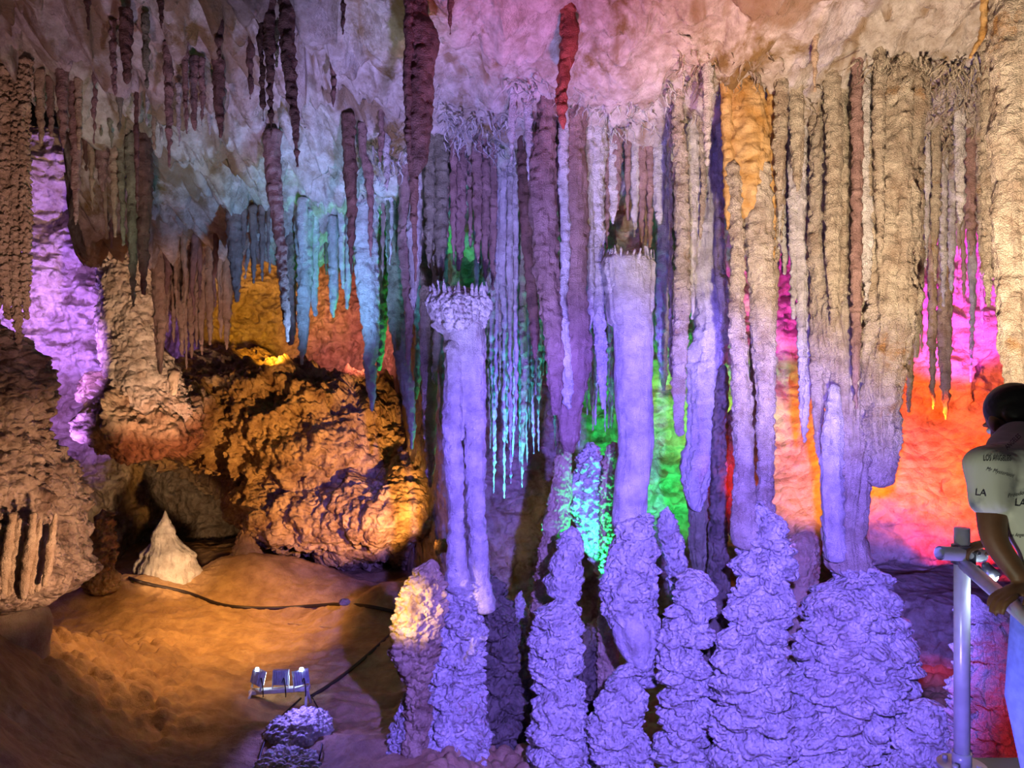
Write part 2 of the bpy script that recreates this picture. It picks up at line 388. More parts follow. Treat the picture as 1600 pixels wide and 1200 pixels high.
def stal(label, rows, m='white', Y=None, group=None, **k):
    return formation('stalactite', rows, Y, M[m], label, 'stalactite', group, **k)
def spike(label, x, y0, y1, w, m='white', Y=None, dx=0, group=None, **k):
    L = y1 - y0
    return stal(label, [(y0, x, w), (y0 + .35 * L, x + dx * .35, w * .86), (y0 + .75 * L, x + dx * .75, w * .52), (y1, x + dx, w * .14 + .8)], m, Y, group, **k)

# ------------------------------------------------------------------ formations, biggest first
def thing(name, label, cat, loc, group=None, rz=0):
    o = bpy.data.objects.new(name, None); C.objects.link(o); o.location = loc; o.rotation_euler = (0, 0, rz)
    o.empty_display_size = .1
    return tag(o, label, cat, group)
def column(label, Y, px, parts, group=None, cat='cave column', name='limestone_column', foot=None):
    z = ground((px - 800) / F * Y, Y)
    t = thing(name, label, cat, ((px - 800) / F * Y, Y, z), group); t['kind'] = 'thing'
    for pn, rows, m, kw in parts:
        kw = dict(kw); yy = Y + kw.pop('dy', 0)
        formation(pn, rows, yy, M[m], parent=t, ceil=kw.pop('ceil', False), style=kw.pop('style', 'column'), **kw)
    return t
def fringe(parent, Y, px0, px1, py, n, lmin, lmax, m, up=True, wmin=4, wmax=8, name='spikelet'):
    for i in range(n):
        a = (i + .5) / n; th = math.pi * (a * 1.0) + math.pi          # the camera-facing rim
        x = (px0 + px1) / 2 - (px1 - px0) / 2 * math.cos(math.pi * a) + random.uniform(-2, 2)
        L = random.uniform(lmin, lmax); w = random.uniform(wmin, wmax)
        yy = Y - (px1 - px0) / 2 / F * Y * .85 * math.sin(math.pi * a)
        dx = random.uniform(-5, 5)
        if up: rows = [(py - L, x + dx, 1.2), (py - L * .5, x + dx * .6, w * .7), (py + 8, x, w)]
        else: rows = [(py - 8, x, w), (py + L * .5, x, w * .7), (py + L, x, 1.2)]
        formation(name, rows, yy, M[m], parent=parent, ceil=False, style='column', res=3, rough=.6)

G_COL = 'tall limestone columns in the middle of the cave'
# the column with the broad fringed cap, left of centre
c1 = column('tall violet column with a fringed mushroom cap and a cleft down its shaft', 9.2, 725, [
    ('shaft', [(470, 724, 72), (500, 724, 68), (560, 723, 62), (610, 723, 56), (650, 724, 40), (690, 725, 16)], 'white', dict(rough=.6)),
    ('cap', [(446, 715, 30), (452, 715, 76), (470, 717, 92), (492, 720, 84), (515, 723, 72), (530, 724, 50)], 'knobby', dict(flute=.14, popcorn=.016)),
    ('left_strand', [(530, 709, 26), (620, 707, 31), (700, 709, 29), (780, 712, 24), (840, 713, 26), (890, 714, 34), (930, 718, 50)], 'white', dict(dy=-.16, rough=.7)),
    ('right_strand', [(530, 740, 28), (620, 742, 34), (720, 745, 32), (800, 747, 28), (900, 752, 32), (960, 758, 40)], 'white', dict(dy=-.06, rough=.7)),
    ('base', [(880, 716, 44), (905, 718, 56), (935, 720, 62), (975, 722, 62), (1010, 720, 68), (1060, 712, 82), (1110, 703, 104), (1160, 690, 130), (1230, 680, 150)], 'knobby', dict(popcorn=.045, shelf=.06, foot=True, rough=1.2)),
], G_COL)
fringe(c1, 9.2, 676, 762, 455, 15, 8, 20, 'white')
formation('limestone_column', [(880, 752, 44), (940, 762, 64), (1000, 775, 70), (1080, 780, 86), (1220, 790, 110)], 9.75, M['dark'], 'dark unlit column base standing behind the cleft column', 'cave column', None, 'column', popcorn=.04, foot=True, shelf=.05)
# the pale cylinder right of centre
c2 = column('brightest pale violet cylindrical column with a ragged flat top', 9.0, 988, [
    ('shaft', [(400, 984, 68), (450, 987, 66), (490, 990, 62), (560, 992, 60), (640, 992, 58), (720, 990, 54), (800, 989, 54), (835, 988, 52)], 'white', dict(rough=.35, squash=1)),
    ('cap', [(392, 983, 40), (400, 984, 68), (430, 985, 68), (480, 989, 60), (520, 990, 54)], 'white', dict(flute=.16, rough=.8)),
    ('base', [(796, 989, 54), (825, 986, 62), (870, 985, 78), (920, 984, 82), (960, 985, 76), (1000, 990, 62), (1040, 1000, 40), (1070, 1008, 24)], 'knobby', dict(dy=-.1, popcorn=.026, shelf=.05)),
    ('flowstone_lobe', [(955, 990, 50), (985, 988, 64), (1015, 992, 52), (1050, 1005, 24)], 'white', dict(dy=-.22, flute=.12)),
], G_COL)
fringe(c2, 9.0, 948, 1022, 398, 12, 6, 16, 'white', wmin=3, wmax=6)
# the twin stranded ochre / violet column
c3 = column('ochre-topped column splitting into two violet strands on a ledged base', 8.4, 1175, [
    ('crown', [(125, 1160, 30), (150, 1162, 52), (200, 1166, 60), (260, 1170, 62), (310, 1174, 58), (350, 1180, 50)], 'ochre', dict(flute=.08, ceil=True)),
    ('left_strand', [(250, 1146, 24), (330, 1147, 20), (420, 1152, 20), (520, 1156, 25), (620, 1160, 30), (700, 1163, 30), (780, 1165, 34), (860, 1170, 50)], 'cream', dict(dy=-.12)),
    ('right_strand', [(250, 1184, 36), (330, 1184, 46), (420, 1189, 42), (520, 1193, 36), (620, 1197, 28), (700, 1199, 24), (780, 1197, 24), (850, 1195, 36)], 'cream', dict(dy=-.05)),
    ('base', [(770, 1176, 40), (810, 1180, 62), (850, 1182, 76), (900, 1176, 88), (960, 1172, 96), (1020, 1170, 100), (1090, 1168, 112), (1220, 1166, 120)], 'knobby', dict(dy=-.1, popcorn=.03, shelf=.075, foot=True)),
], G_COL)
# the broad right-hand column
c4 = column('broad cream column melting into a wide violet terraced mound', 8.7, 1325, [
    ('crown', [(245, 1330, 50), (270, 1328, 76), (300, 1328, 74), (340, 1328, 66)], 'cream', dict(flute=.1, ceil=True)),
    ('shaft', [(290, 1330, 84), (380, 1328, 66), (460, 1326, 58), (560, 1325, 56), (660, 1326, 58), (760, 1326, 62), (840, 1326, 56), (900, 1330, 60)], 'cream', dict(flute=.16)),
    ('left_strand', [(600, 1303, 14), (680, 1300, 28), (760, 1300, 32), (830, 1302, 30), (880, 1306, 30)], 'white', dict(dy=-.15, flute=.1)),
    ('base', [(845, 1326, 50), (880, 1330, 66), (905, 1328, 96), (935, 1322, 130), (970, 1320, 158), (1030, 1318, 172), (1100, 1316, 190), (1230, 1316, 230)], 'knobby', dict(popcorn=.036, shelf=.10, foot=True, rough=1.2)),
], G_COL)
stal('massive blunt-ended cream stalactite overlapping the broad terraced column', [(200, 1398, 74), (260, 1396, 78), (330, 1391, 72), (420, 1390, 70), (520, 1387, 62), (600, 1382, 52), (680, 1376, 40), (740, 1374, 32), (762, 1374, 30)], 'cream', 8.35, flute=.2, popcorn=.012, rough=1.3)
stal('wide cream drapery column cut by the right edge above the person', [(170, 1592, 64), (260, 1590, 72), (330, 1584, 62), (420, 1584, 58), (520, 1590, 52), (580, 1596, 44), (640, 1606, 30), (660, 1610, 16)], 'cream', 6.6, flute=.12)
# dark ragged column right of the green opening
formation('limestone_column', [(150, 1112, 20), (190, 1114, 32), (260, 1114, 42), (330, 1110, 46), (420, 1108, 48), (520, 1110, 48), (600, 1108, 46), (650, 1100, 44), (720, 1094, 50), (775, 1092, 30), (800, 1092, 10)], 9.5, M['white'], 'deep blue ragged column hanging beside the green opening', 'cave column', G_COL, 'stalactite', flute=.16, rough=1.3)
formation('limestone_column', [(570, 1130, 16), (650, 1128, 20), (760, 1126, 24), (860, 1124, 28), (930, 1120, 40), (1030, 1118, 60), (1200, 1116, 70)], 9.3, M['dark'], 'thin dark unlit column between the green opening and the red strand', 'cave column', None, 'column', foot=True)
stal('hanging folded drape below the deep blue ragged column', [(700, 1092, 30), (760, 1096, 36), (830, 1094, 30), (880, 1094, 22), (930, 1092, 12)], 'green', 9.7, ceil=False, flute=.2)

# ---- stalagmites of the violet foreground
SG = 'violet knobbly stalagmites between the columns'
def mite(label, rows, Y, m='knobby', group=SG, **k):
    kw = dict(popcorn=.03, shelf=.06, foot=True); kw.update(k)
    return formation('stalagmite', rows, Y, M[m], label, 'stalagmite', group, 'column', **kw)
mite('violet stalagmite with rounded tip left of the brightest column', [(818, 893, 10), (828, 892, 22), (850, 890, 38), (880, 887, 52), (905, 884, 56), (930, 886, 48), (948, 887, 20)], 9.0, foot=False, shelf=.03, popcorn=.016)
mite('stacked knobbly violet stalagmite under the rounded tip', [(925, 880, 30), (950, 866, 62), (1010, 866, 70), (1060, 868, 66), (1100, 872, 78), (1150, 878, 96), (1230, 884, 110)], 8.9)
mite('violet knobbly stalagmite filling the gap below the brightest column', [(1030, 985, 26), (1060, 980, 54), (1100, 975, 74), (1150, 975, 84), (1230, 975, 92)], 8.7)
mite('slender violet stalagmite leaning in front of the green opening', [(790, 1043, 8), (805, 1046, 24), (840, 1050, 34), (880, 1058, 34), (930, 1064, 30), (960, 1066, 30)], 9.2, popcorn=.014, shelf=.025)
mite('tall ledged violet stalagmite left of the two-stranded column', [(878, 1078, 14), (895, 1077, 44), (940, 1076, 62), (1000, 1074, 70), (1060, 1070, 74), (1120, 1066, 72), (1230, 1062, 80)], 8.6, shelf=.09)
mite('low violet stalagmite beside the metal post', [(1084, 1444, 16), (1094, 1446, 44), (1120, 1448, 66), (1160, 1452, 84), (1230, 1450, 100)], 7.8)
mite('violet knob cluster at the foot of the cleft column', [(1080, 632, 12), (1100, 632, 28), (1140, 630, 44), (1230, 632, 70)], 8.9, popcorn=.045, shelf=.02)
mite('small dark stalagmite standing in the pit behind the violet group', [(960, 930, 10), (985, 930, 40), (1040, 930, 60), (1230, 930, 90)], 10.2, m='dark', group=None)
formation('rock_formation', [(925, 1515, 40), (960, 1540, 70), (1010, 1550, 80), (1070, 1556, 100), (1130, 1562, 110), (1230, 1570, 130)], 6.0, M['white'], 'violet and red lit rock behind the metal post', 'rock', None, 'column', flute=.12, popcorn=.03, shelf=.05, foot=True)
formation('rock_formation', [(828, 1262, 26), (845, 1255, 54), (880, 1250, 62), (930, 1246, 60), (990, 1240, 46), (1200, 1240, 60)], 9.8, M['tan'], 'brown rock between the two-stranded column and the terraced mound', 'rock', None, 'column', popcorn=.03, foot=True)
formation('rock_formation', [(690, 880, 14), (710, 882, 24), (760, 874, 34), (800, 870, 38), (840, 864, 44), (862, 856, 34), (1000, 850, 60)], 10.0, M['tan'], 'leaning tan rock blade with a green lit right edge', 'rock', None, 'column', popcorn=.02, foot=True)
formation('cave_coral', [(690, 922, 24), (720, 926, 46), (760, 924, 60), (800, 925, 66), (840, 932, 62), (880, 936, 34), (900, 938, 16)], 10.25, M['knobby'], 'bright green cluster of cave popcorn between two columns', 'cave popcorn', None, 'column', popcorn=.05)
formation('cave_coral', [(922, 815, 6), (935, 815, 14), (960, 816, 26), (990, 818, 34), (1200, 820, 60)], 10.6, M['knobby'], 'small green lit popcorn knob in the dark pit', 'cave popcorn', None, 'column', popcorn=.03, foot=True)
formation('rock_formation', [(690, 958, 22), (760, 950, 30), (830, 952, 26), (900, 948, 20), (1100, 950, 40)], 9.9, M['tan'], 'brown shaded strand just left of the brightest column', 'rock', None, 'column', popcorn=.025, foot=True)
formation('cave_coral', [(872, 674, 14), (885, 672, 34), (915, 664, 58), (950, 655, 80), (990, 652, 80), (1020, 648, 70), (1045, 648, 56), (1070, 650, 34), (1230, 650, 40)], 8.75, M['popcorn'], 'bright yellow cave popcorn mass beside the cleft column', 'cave popcorn', None, 'column', popcorn=.045, foot=True, rough=1.3)

# ---- the left wall
formation('rock_pillar', [(470, -60, 120), (520, -40, 140), (560, -40, 190), (620, -40, 225), (660, -40, 260), (700, -40, 300), (740, -40, 315), (800, -40, 318), (860, -40, 312), (905, -40, 312), (930, -50, 290), (950, -70, 220), (965, -80, 120)], 8.5, M['pillar'], 'massive pinkish popcorn-covered rock pillar filling the left edge', 'rock', None, 'column', popcorn=.055, rough=1.5, shelf=.04, squash=.8)
for i, (x, y1, w) in enumerate([(4, 952, 10), (15, 950, 12), (27, 940, 10), (38, 938, 10), (49, 930, 9), (59, 926, 9), (70, 918, 8)]):
    formation('drapery_finger', [(800 + 9 * (i % 3), x + 16, w * .8), (860, x + 7 + 3 * (i % 2), w * 1.7), (900, x + 3, w * 1.4), (y1 - 8, x, w), (y1, x, w * .4)], 7.82 + .05 * (i % 3), M['tan'], ['leftmost and longest', 'second', 'third', 'fourth', 'fifth', 'sixth', 'rightmost and shortest'][i] + ' flowstone finger ' + ('from the left ' if 0 < i < 6 else '') + 'under the popcorn pillar', 'flowstone', 'flowstone fingers under the left pillar', 'column', rough=.7)
formation('boulder', [(925, 20, 60), (945, 20, 150), (1000, 10, 170), (1060, 0, 180), (1200, 0, 200)], 9.0, M['tan'], 'smooth rock bulge tucked under the flowstone fingers', 'rock', None, 'column', foot=True)
formation('rock_formation', [(330, 195, 60), (370, 192, 90), (450, 198, 100), (540, 210, 104), (590, 222, 110), (640, 235, 110), (690, 250, 70), (710, 255, 30)], 15.0, M['wall'], 'tan pitted rock buttress between the purple recess and the dark hollow', 'rock', None, 'stalactite', popcorn=.04, rough=1.3, squash=.7)

# ---- rock mound behind the cave floor
def blob(name, label, cat, px, py, Y, w, h, d, m, pop=.08, seed=5, n=(260, 420), rough=.16, tilt=0, flat=None, shape=None):
    k = Y / F
    u = np.linspace(0, math.pi, n[0]); v = np.linspace(0, 2 * math.pi, n[1], endpoint=False)
    U, V = np.meshgrid(u, v, indexing='ij'); U, V = U.ravel(), V.ravel()
    dirs = np.stack((np.sin(U) * np.cos(V), np.sin(U) * np.sin(V), np.cos(U)), 1)
    p = dirs * np.array((w * k / 2, d / 2, h * k / 2))
    if shape is not None: p = shape(p, w * k / 2, h * k / 2)
    c, s = math.cos(tilt), math.sin(tilt); p = np.stack((p[:, 0] * c - p[:, 2] * s, p[:, 1], p[:, 0] * s + p[:, 2] * c), 1)
    o = P(px, py, Y); p = p + np.array(o)
    disp = rough * fbm(p * .9, 4, seed) + rough * .5 * ridged(p * 1.8, 3, seed + 4) + pop * (nodules(p * (.42 / pop), seed) + .5 * nodules(p * (.85 / pop), seed + 9) - .6)
    p = p + dirs * disp[:, None]
    return tag(mesh_obj(name, p, grid_faces(n[0], n[1], True), m, origin=tuple(o)), label, cat)
blob('boulder', 'huge popcorn-crusted rock mound lit amber behind the cave floor', 'rock', 478, 692, 18.0, 540, 222, 4.5, M['popcorn'], pop=.075, rough=.36, tilt=-.34, n=(520, 900))
blob('boulder', 'reddish rock shoulder at the left end of the amber mound', 'rock', 240, 650, 15.8, 190, 110, 3, M['popcorn'], pop=.07, rough=.3, seed=31, tilt=-.5, n=(240, 360))
blob('boulder', 'dark crusty boulder at the foot of the amber mound', 'rock', 640, 800, 16.2, 250, 130, 3, M['popcorn'], pop=.07, rough=.3, seed=41, n=(300, 460))
blob('boulder', 'amber popcorn-crusted apron sloping down below the big mound', 'rock', 520, 806, 16.6, 300, 130, 3, M['popcorn'], pop=.07, rough=.3, seed=61, tilt=-.22, n=(340, 520))
blob('boulder', 'small pale rock lying left of the cleft column', 'rock', 692, 852, 13.0, 28, 22, .3, M['tan'], pop=.02, rough=.03, seed=46, n=(50, 70))
blob('boulder', 'round yellowish nodule on the dark ledge', 'rock', 400, 810, 15.0, 26, 24, .35, M['popcorn'], pop=.03, rough=.03, seed=47, n=(50, 70))
blob('boulder', 'little pebble on the cable shadow', 'rock', 538, 941, 12.4, 18, 12, .2, M['tan'], pop=.01, rough=.02, seed=48, n=(40, 50))
# stalagmites of the left chamber
formation('stalagmite', [(796, 258, 8), (810, 259, 20), (830, 261, 32), (848, 263, 44), (862, 262, 72), (880, 262, 84), (900, 264, 100), (918, 266, 128), (945, 268, 170)], 14.8, M['white'], 'large pale wet cone-shaped stalagmite on the ochre floor', 'stalagmite', None, 'column', shelf=.03, rough=.9, flute=.05, foot=False)
formation('stalagmite', [(795, 160, 12), (805, 161, 26), (830, 162, 34), (850, 160, 48), (872, 152, 66), (890, 156, 50), (930, 156, 60)], 13.6, M['popcorn'], 'stubby popcorn-covered stalagmite beside the left pillar', 'stalagmite', None, 'column', popcorn=.06, foot=False)
formation('stalagmite', [(826, 378, 10), (836, 380, 24), (850, 384, 30), (870, 386, 50), (890, 388, 70)], 15.4, M['tan'], 'small amber stalagmite right of the large pale cone', 'stalagmite', None, 'column', popcorn=.03, foot=False)
stal('short brown stub over the amber mound', [(575, 272, 20), (600, 272, 14), (618, 271, 8)], 'tan', 12.6, ceil=False)

# ---- hanging stalactites, left part
G1 = 'brown stalactites of the left ceiling'
stal('big dark brown knobbly stalactite hanging from the top centre', [(-30, 648, 30), (25, 652, 34), (45, 658, 50), (75, 666, 46), (110, 660, 42), (150, 659, 38), (175, 657, 40), (215, 657, 34), (255, 655, 28), (272, 648, 14), (330, 648, 9), (400, 648, 6), (440, 648, 3)], 'brown', 7.1, rough=.8)
stal('short side lobe on the left of the big dark brown stalactite', [(60, 640, 12), (120, 636, 12), (160, 637, 10), (230, 638, 7), (258, 638, 3)], 'brown', 7.0)
stal('smooth plum brown carrot-shaped stalactite near the top', [(5, 450, 26), (40, 450, 25), (90, 451, 21), (150, 455, 15), (210, 461, 10), (262, 464, 3)], 'brown', 7.15)
stal('slender brown stalactite with tip level with the ceiling ridge', [(8, 420, 17), (60, 421, 15), (110, 422, 12), (160, 423, 7), (213, 424, 2)], 'brown', 7.1)
stal('slim brown stalactite touching the slender brown one on its left', [(8, 406, 11), (60, 408, 9), (130, 410, 7), (190, 411, 2)], 'brown', 7.15)
spike('tiny olive spike right of the slender brown pair', 432, 55, 106, 7, 'green')
spike('small icicle spike high on the pale left ceiling', 343, 40, 102, 11, 'brown')
spike('needle spike below the small icicle spike', 391, 112, 156, 8, 'brown')
spike('thin brown needle near the top between plum and big dark stalactites', 535, 0, 55, 6, 'brown')
spike('tiny brown spike below the ceiling ridge', 521, 140, 168, 7, 'brown')
spike('thin reddish needle right of the big dark brown stalactite', 703, -5, 55, 8, 'brown')
stal('brown carrot-shaped stalactite over the cyan lit ledge', [(225, 546, 18), (270, 547, 19), (330, 549, 14), (380, 549, 8), (430, 549, 2)], 'brown')
stal('curved mauve stalactite hugging the brown carrot-shaped one', [(238, 566, 12), (270, 575, 14), (310, 578, 9), (360, 580, 6), (402, 580, 2)], 'mauve')
stal('little spike between the curved mauve stalactite and the big dark one', [(215, 596, 8), (235, 594, 7), (254, 594, 2)], 'mauve')
stal('small pale double-tipped spike under the cyan ceiling', [(250, 604, 10), (275, 604, 8), (300, 604, 3)], 'white')
stal('grey brown tapering stalactite beside the lime patch', [(248, 427, 24), (290, 430, 23), (340, 434, 19), (390, 438, 15), (440, 443, 14), (500, 447, 10), (535, 449, 3)], 'mauve')
stal('dark violet thick stalactite in front of the orange alcove', [(360, 455, 22), (420, 455, 20), (470, 454, 17), (520, 453, 12), (540, 453, 6)], 'mauve', 11.6)
stal('long blue grey stalactite with tip over the amber mound', [(380, 474, 26), (440, 474, 22), (500, 472, 18), (545, 472, 11), (571, 472, 3)], 'white', 11.3)
stal('short pale blunt stalactite over the dark violet one', [(365, 472, 15), (395, 472, 12), (413, 472, 6)], 'white', 11.0)
stal('cyan lit stalactite with a nick near its tip', [(368, 490, 16), (400, 490, 13), (450, 490, 12), (495, 493, 5)], 'white', 11.4)
stal('pale stalactite before the orange glow', [(382, 519, 16), (430, 520, 15), (470, 521, 12), (497, 521, 4)], 'white', 11.5)
stal('twin-tipped pale stalactite left of the cyan cone', [(398, 545, 18), (430, 544, 13), (460, 544, 9), (484, 543, 3)], 'white', 11.4)
stal('small slanting stalactite next to the twin-tipped one', [(395, 534, 9), (430, 535, 7), (452, 536, 3)], 'white', 11.2)
stal('large ribbed cyan and violet cone stalactite', [(420, 572, 34), (460, 576, 32), (500, 577, 27), (550, 579, 21), (600, 581, 15), (643, 582, 4)], 'white', 10.9)
stal('dark olive stalactite right behind the cyan cone', [(450, 597, 18), (500, 596, 18), (550, 594, 12), (580, 593, 5)], 'green', 11.4)
stal('tall olive stalactite with a green lit edge', [(430, 622, 30), (480, 620, 26), (540, 628, 24), (600, 636, 22), (660, 642, 12), (703, 643, 3)], 'green', 10.8)
stal('violet stalactite passing before the green fringe', [(320, 634, 22), (390, 636, 22), (450, 639, 18), (500, 640, 14), (550, 639, 8), (572, 638, 3)], 'mauve', 10.0)
stal('ribbed violet stalactite left of the mushroom cap', [(300, 651, 22), (360, 646, 22), (400, 648, 18), (450, 648, 13), (485, 648, 4)], 'white', 9.9)
stal('green stalactite close to the cap', [(480, 652, 14), (540, 655, 14), (590, 652, 10), (625, 650, 3)], 'white', 10.9)
stal('long olive and emerald ribbed stalactite left of the cleft column', [(480, 668, 24), (560, 668, 24), (640, 671, 21), (700, 673, 16), (740, 673, 9), (762, 673, 4)], 'cream', 10.3)
stal('pale stalactite tucked against the cleft column', [(540, 692, 16), (600, 692, 14), (650, 694, 11), (678, 695, 4)], 'white', 10.2)
stal('bluish stalactite under the left rim of the cap', [(470, 683, 14), (540, 684, 14), (580, 680, 8), (600, 679, 3)], 'white', 9.9)
for x, y0, y1, w, l in [(366, 345, 473, 25, 'violet cone stalactite at the left of the orange alcove'), (382, 350, 391, 9, 'tiny dark stalactite right of the violet cone'),
        (396, 350, 444, 11, 'thin violet stalactite over the orange alcove'), (410, 354, 440, 9, 'dark needle stalactite over the rose lit rock'), (419, 362, 405, 5, 'short dark pin beside the dark needle')]:
    spike(l, x, y0, y1, w, 'mauve', 11.2, dx=(3 if w > 20 else 0))
# left-hand cluster of brown stalactites
spike('thick tan ribbed cone stalactite beside the dark hollow', 246, 370, 585, 27, 'tan', 12.2, dx=6)
for x, y0, y1, w, l in [(262, 425, 520, 8, 'narrow stalactite behind the thick ribbed cone'), (272, 440, 535, 9, 'slim tan stalactite with a pale knob above'),
        (285, 428, 556, 16, 'stout reddish stalactite in the tan cluster'), (291, 500, 577, 5, 'tiny straw tip below the stout reddish stalactite'), (299, 430, 560, 13, 'straight reddish stalactite right of the straw tip'),
        (307, 430, 543, 9, 'cream ribbon stalactite in the tan cluster'), (316, 428, 555, 13, 'pale knobbed stalactite of the tan cluster'), (328, 470, 540, 12, 'short knobbly stalactite of the tan cluster'),
        (345, 478, 530, 9, 'shortest stalactite near the right end of the tan cluster'), (354, 440, 547, 16, 'blunt ribbed stalactite ending the tan cluster')]:
    spike(l, x, y0, y1, w, 'tan', 12.4, popcorn=.008)
for x, y0, y1, w, m, l in [(8, 150, 500, 26, 'tan', 'knobbly grey column-like stalactite at the left frame edge'), (24, 160, 545, 18, 'tan', 'long ribbed stalactite reaching the top of the left pillar'),
        (38, 165, 500, 18, 'tan', 'rough brown stalactite bordering the purple recess'), (-12, 150, 520, 30, 'tan', 'thick stalactite cut by the left frame edge')]:
    stal(l, [(y0, x, w), ((y0 + y1) / 2, x + 1, w), (y1 - 60, x + 3, w * .8), (y1, x + 6, w * .35)], m, 8.35, popcorn=.02)
for x, y0, y1, w, m, l in [(97, 150, 232, 15, 'mauve', 'grey blunt stalactite at the upper rim of the purple recess'), (116, 170, 352, 17, 'mauve', 'brown stalactite crossing the purple recess'),
        (122, 165, 235, 9, 'tan', 'short stalactite in front of the crossing brown one'), (133, 210, 268, 9, 'brown', 'dark stalactite right of the purple recess'),
        (143, 215, 330, 9, 'tan', 'straight ribbed stalactite over the tan buttress'), (160, 215, 300, 22, 'mauve', 'stout grey green stalactite over the tan buttress'),
        (178, 240, 372, 11, 'tan', 'pale-tipped stalactite beside the olive ones'), (190, 240, 385, 11, 'green', 'olive stalactite over the buttress'), (201, 225, 300, 11, 'mauve', 'short mauve stalactite with a blue sheen'),
        (206, 260, 480, 18, 'green', 'longest olive stalactite running down the buttress'), (213, 170, 330, 6, 'brown', 'thin dark rib in front of the teal patch'), (224, 270, 462, 24, 'brown', 'broad dark stalactite between olive and tan cones'),
        (262, 120, 262, 12, 'mauve', 'ribbed brown stalactite below the fold in the left ceiling'), (290, 120, 210, 8, 'mauve', 'straight brown stalactite under the arch in the left ceiling'), (303, 140, 205, 10, 'mauve', 'mauve stalactite beside the straight brown one'),
        (342, 145, 216, 16, 'brown', 'brown hooked stalactite at the end of the left ceiling fold'), (196, 70, 132, 16, 'brown', 'slanting brown ridge stalactite in the upper left ceiling'), (137, -10, 48, 7, 'brown', 'thin stalactite at the top edge of the left ceiling'),
        (250, 0, 45, 9, 'brown', 'dark stalactite at the top edge beside the ochre patch'), (178, 90, 150, 9, 'mauve', 'small twisted stalactite in the left ceiling'), (228, 80, 140, 9, 'green', 'small olive stalactite in the left ceiling'), (62, 160, 225, 12, 'tan', 'stubby tan stalactite above the purple recess'),
        (78, 170, 215, 10, 'mauve', 'stubby mauve stalactite above the purple recess')]:
    spike(l, x, y0, y1, w, m, None if y0 < 200 else 9.6, dx=2, group=G1)

# ---- centre
G2 = 'violet stalactites in the centre'
stal('dull red club-shaped stalactite hanging before the pink ceiling', [(28, 889, 22), (50, 892, 26), (80, 890, 25), (105, 884, 20), (140, 880, 17), (170, 879, 14), (195, 881, 8), (202, 881, 4)], 'brown', 7.4)
bpy.data.objects[[o.name for o in C.objects if o.name.startswith('stalactite')][-1]].data.materials[0] = rock('rust_red_calcite', (.42, .11, .07), (.30, .07, .05), kind='rings', bump=.4)
stal('long mauve column-like stalactite left of centre', [(190, 852, 26), (250, 850, 36), (320, 850, 40), (400, 853, 36), (470, 860, 30), (540, 866, 28), (600, 868, 22), (650, 868, 8)], 'mauve', 8.7, flute=.08)
stal('wide mauve and violet stalactite ending in a square tip', [(235, 893, 36), (260, 893, 48), (330, 895, 44), (400, 896, 40), (470, 900, 36), (540, 896, 52), (600, 893, 46), (650, 892, 36), (690, 893, 28), (708, 894, 14)], 'mauve', 8.9, flute=.08, rough=.8)
stal('strand flowing down beside the wide mauve stalactite', [(400, 882, 14), (480, 876, 16), (560, 880, 24), (610, 886, 20), (640, 888, 6)], 'white', 8.75)
stal('dark brown stalactite left of the long mauve one', [(200, 822, 26), (280, 822, 22), (360, 826, 20), (430, 830, 18), (520, 834, 14), (560, 835, 5)], 'brown', 9.3)
stal('bright violet bumpy stalactite over the capped column', [(160, 930, 34), (230, 930, 38), (300, 932, 30), (380, 934, 22), (460, 936, 20), (540, 938, 18), (600, 940, 12), (640, 941, 4)], 'white', 9.2, popcorn=.015)
stal('thin violet strand left of the brightest column', [(300, 921, 12), (400, 923, 12), (500, 922, 10), (540, 912, 8), (556, 908, 3)], 'white', 9.1)
stal('cream beaded stalactite turning violet downwards', [(180, 1058, 16), (240, 1063, 20), (320, 1066, 22), (400, 1066, 21), (480, 1066, 26), (560, 1064, 22), (620, 1062, 18), (670, 1061, 14), (682, 1061, 9)], 'cream', 8.6, popcorn=.012)
stal('pale smooth stalactite behind the beaded one', [(240, 1082, 18), (320, 1082, 14), (400, 1080, 10), (470, 1081, 5), (500, 1081, 3)], 'white', 9.0)
stal('dark blue pointed stalactite over the green opening', [(400, 1036, 24), (450, 1034, 20), (520, 1036, 18), (580, 1038, 12), (612, 1038, 4)], 'white', 9.9)
stal('thin cream splinter beside the beaded stalactite', [(330, 1048, 4), (400, 1048, 6), (480, 1048, 6), (560, 1050, 10), (590, 1050, 3)], 'cream', 8.9)
spike('small violet stalactite hanging into the green opening', 1088, 540, 630, 14, 'white', 10.4)
stal('red lit ribbed blade between the two-stranded column and the dark one', [(640, 1142, 8), (690, 1139, 20), (740, 1138, 28), (790, 1138, 24), (825, 1140, 10), (838, 1141, 4)], 'cream', 9.6, ceil=False)
stal('orange and red lens-shaped stalactite between the two strands', [(500, 1178, 10), (600, 1178, 16), (680, 1180, 20), (760, 1180, 26), (800, 1178, 16), (832, 1177, 4)], 'cream', 9.2)
for x, y0, y1, w, l in [(964, 170, 330, 22, 'ribbed mauve drapery stalactite above the bright column'), (981, 150, 345, 13, 'straight mauve stalactite above the bright column'), (1003, 250, 395, 13, 'beaded tan stalactite touching the bright column top'),
        (1016, 250, 388, 11, 'slim tan stalactite right of the beaded one'), (958, 290, 350, 16, 'white lumpy stalactite above the bright column'), (992, 300, 372, 12, 'violet curl stalactite above the bright column'),
        (1030, 300, 352, 20, 'violet blunt knob hanging over the dark gap'), (948, 330, 390, 8, 'thin drip over the left rim of the bright column')]:
    spike(l, x, y0, y1, w, 'white' if 'violet' in l or 'white' in l else 'mauve', 9.3, group=G2)
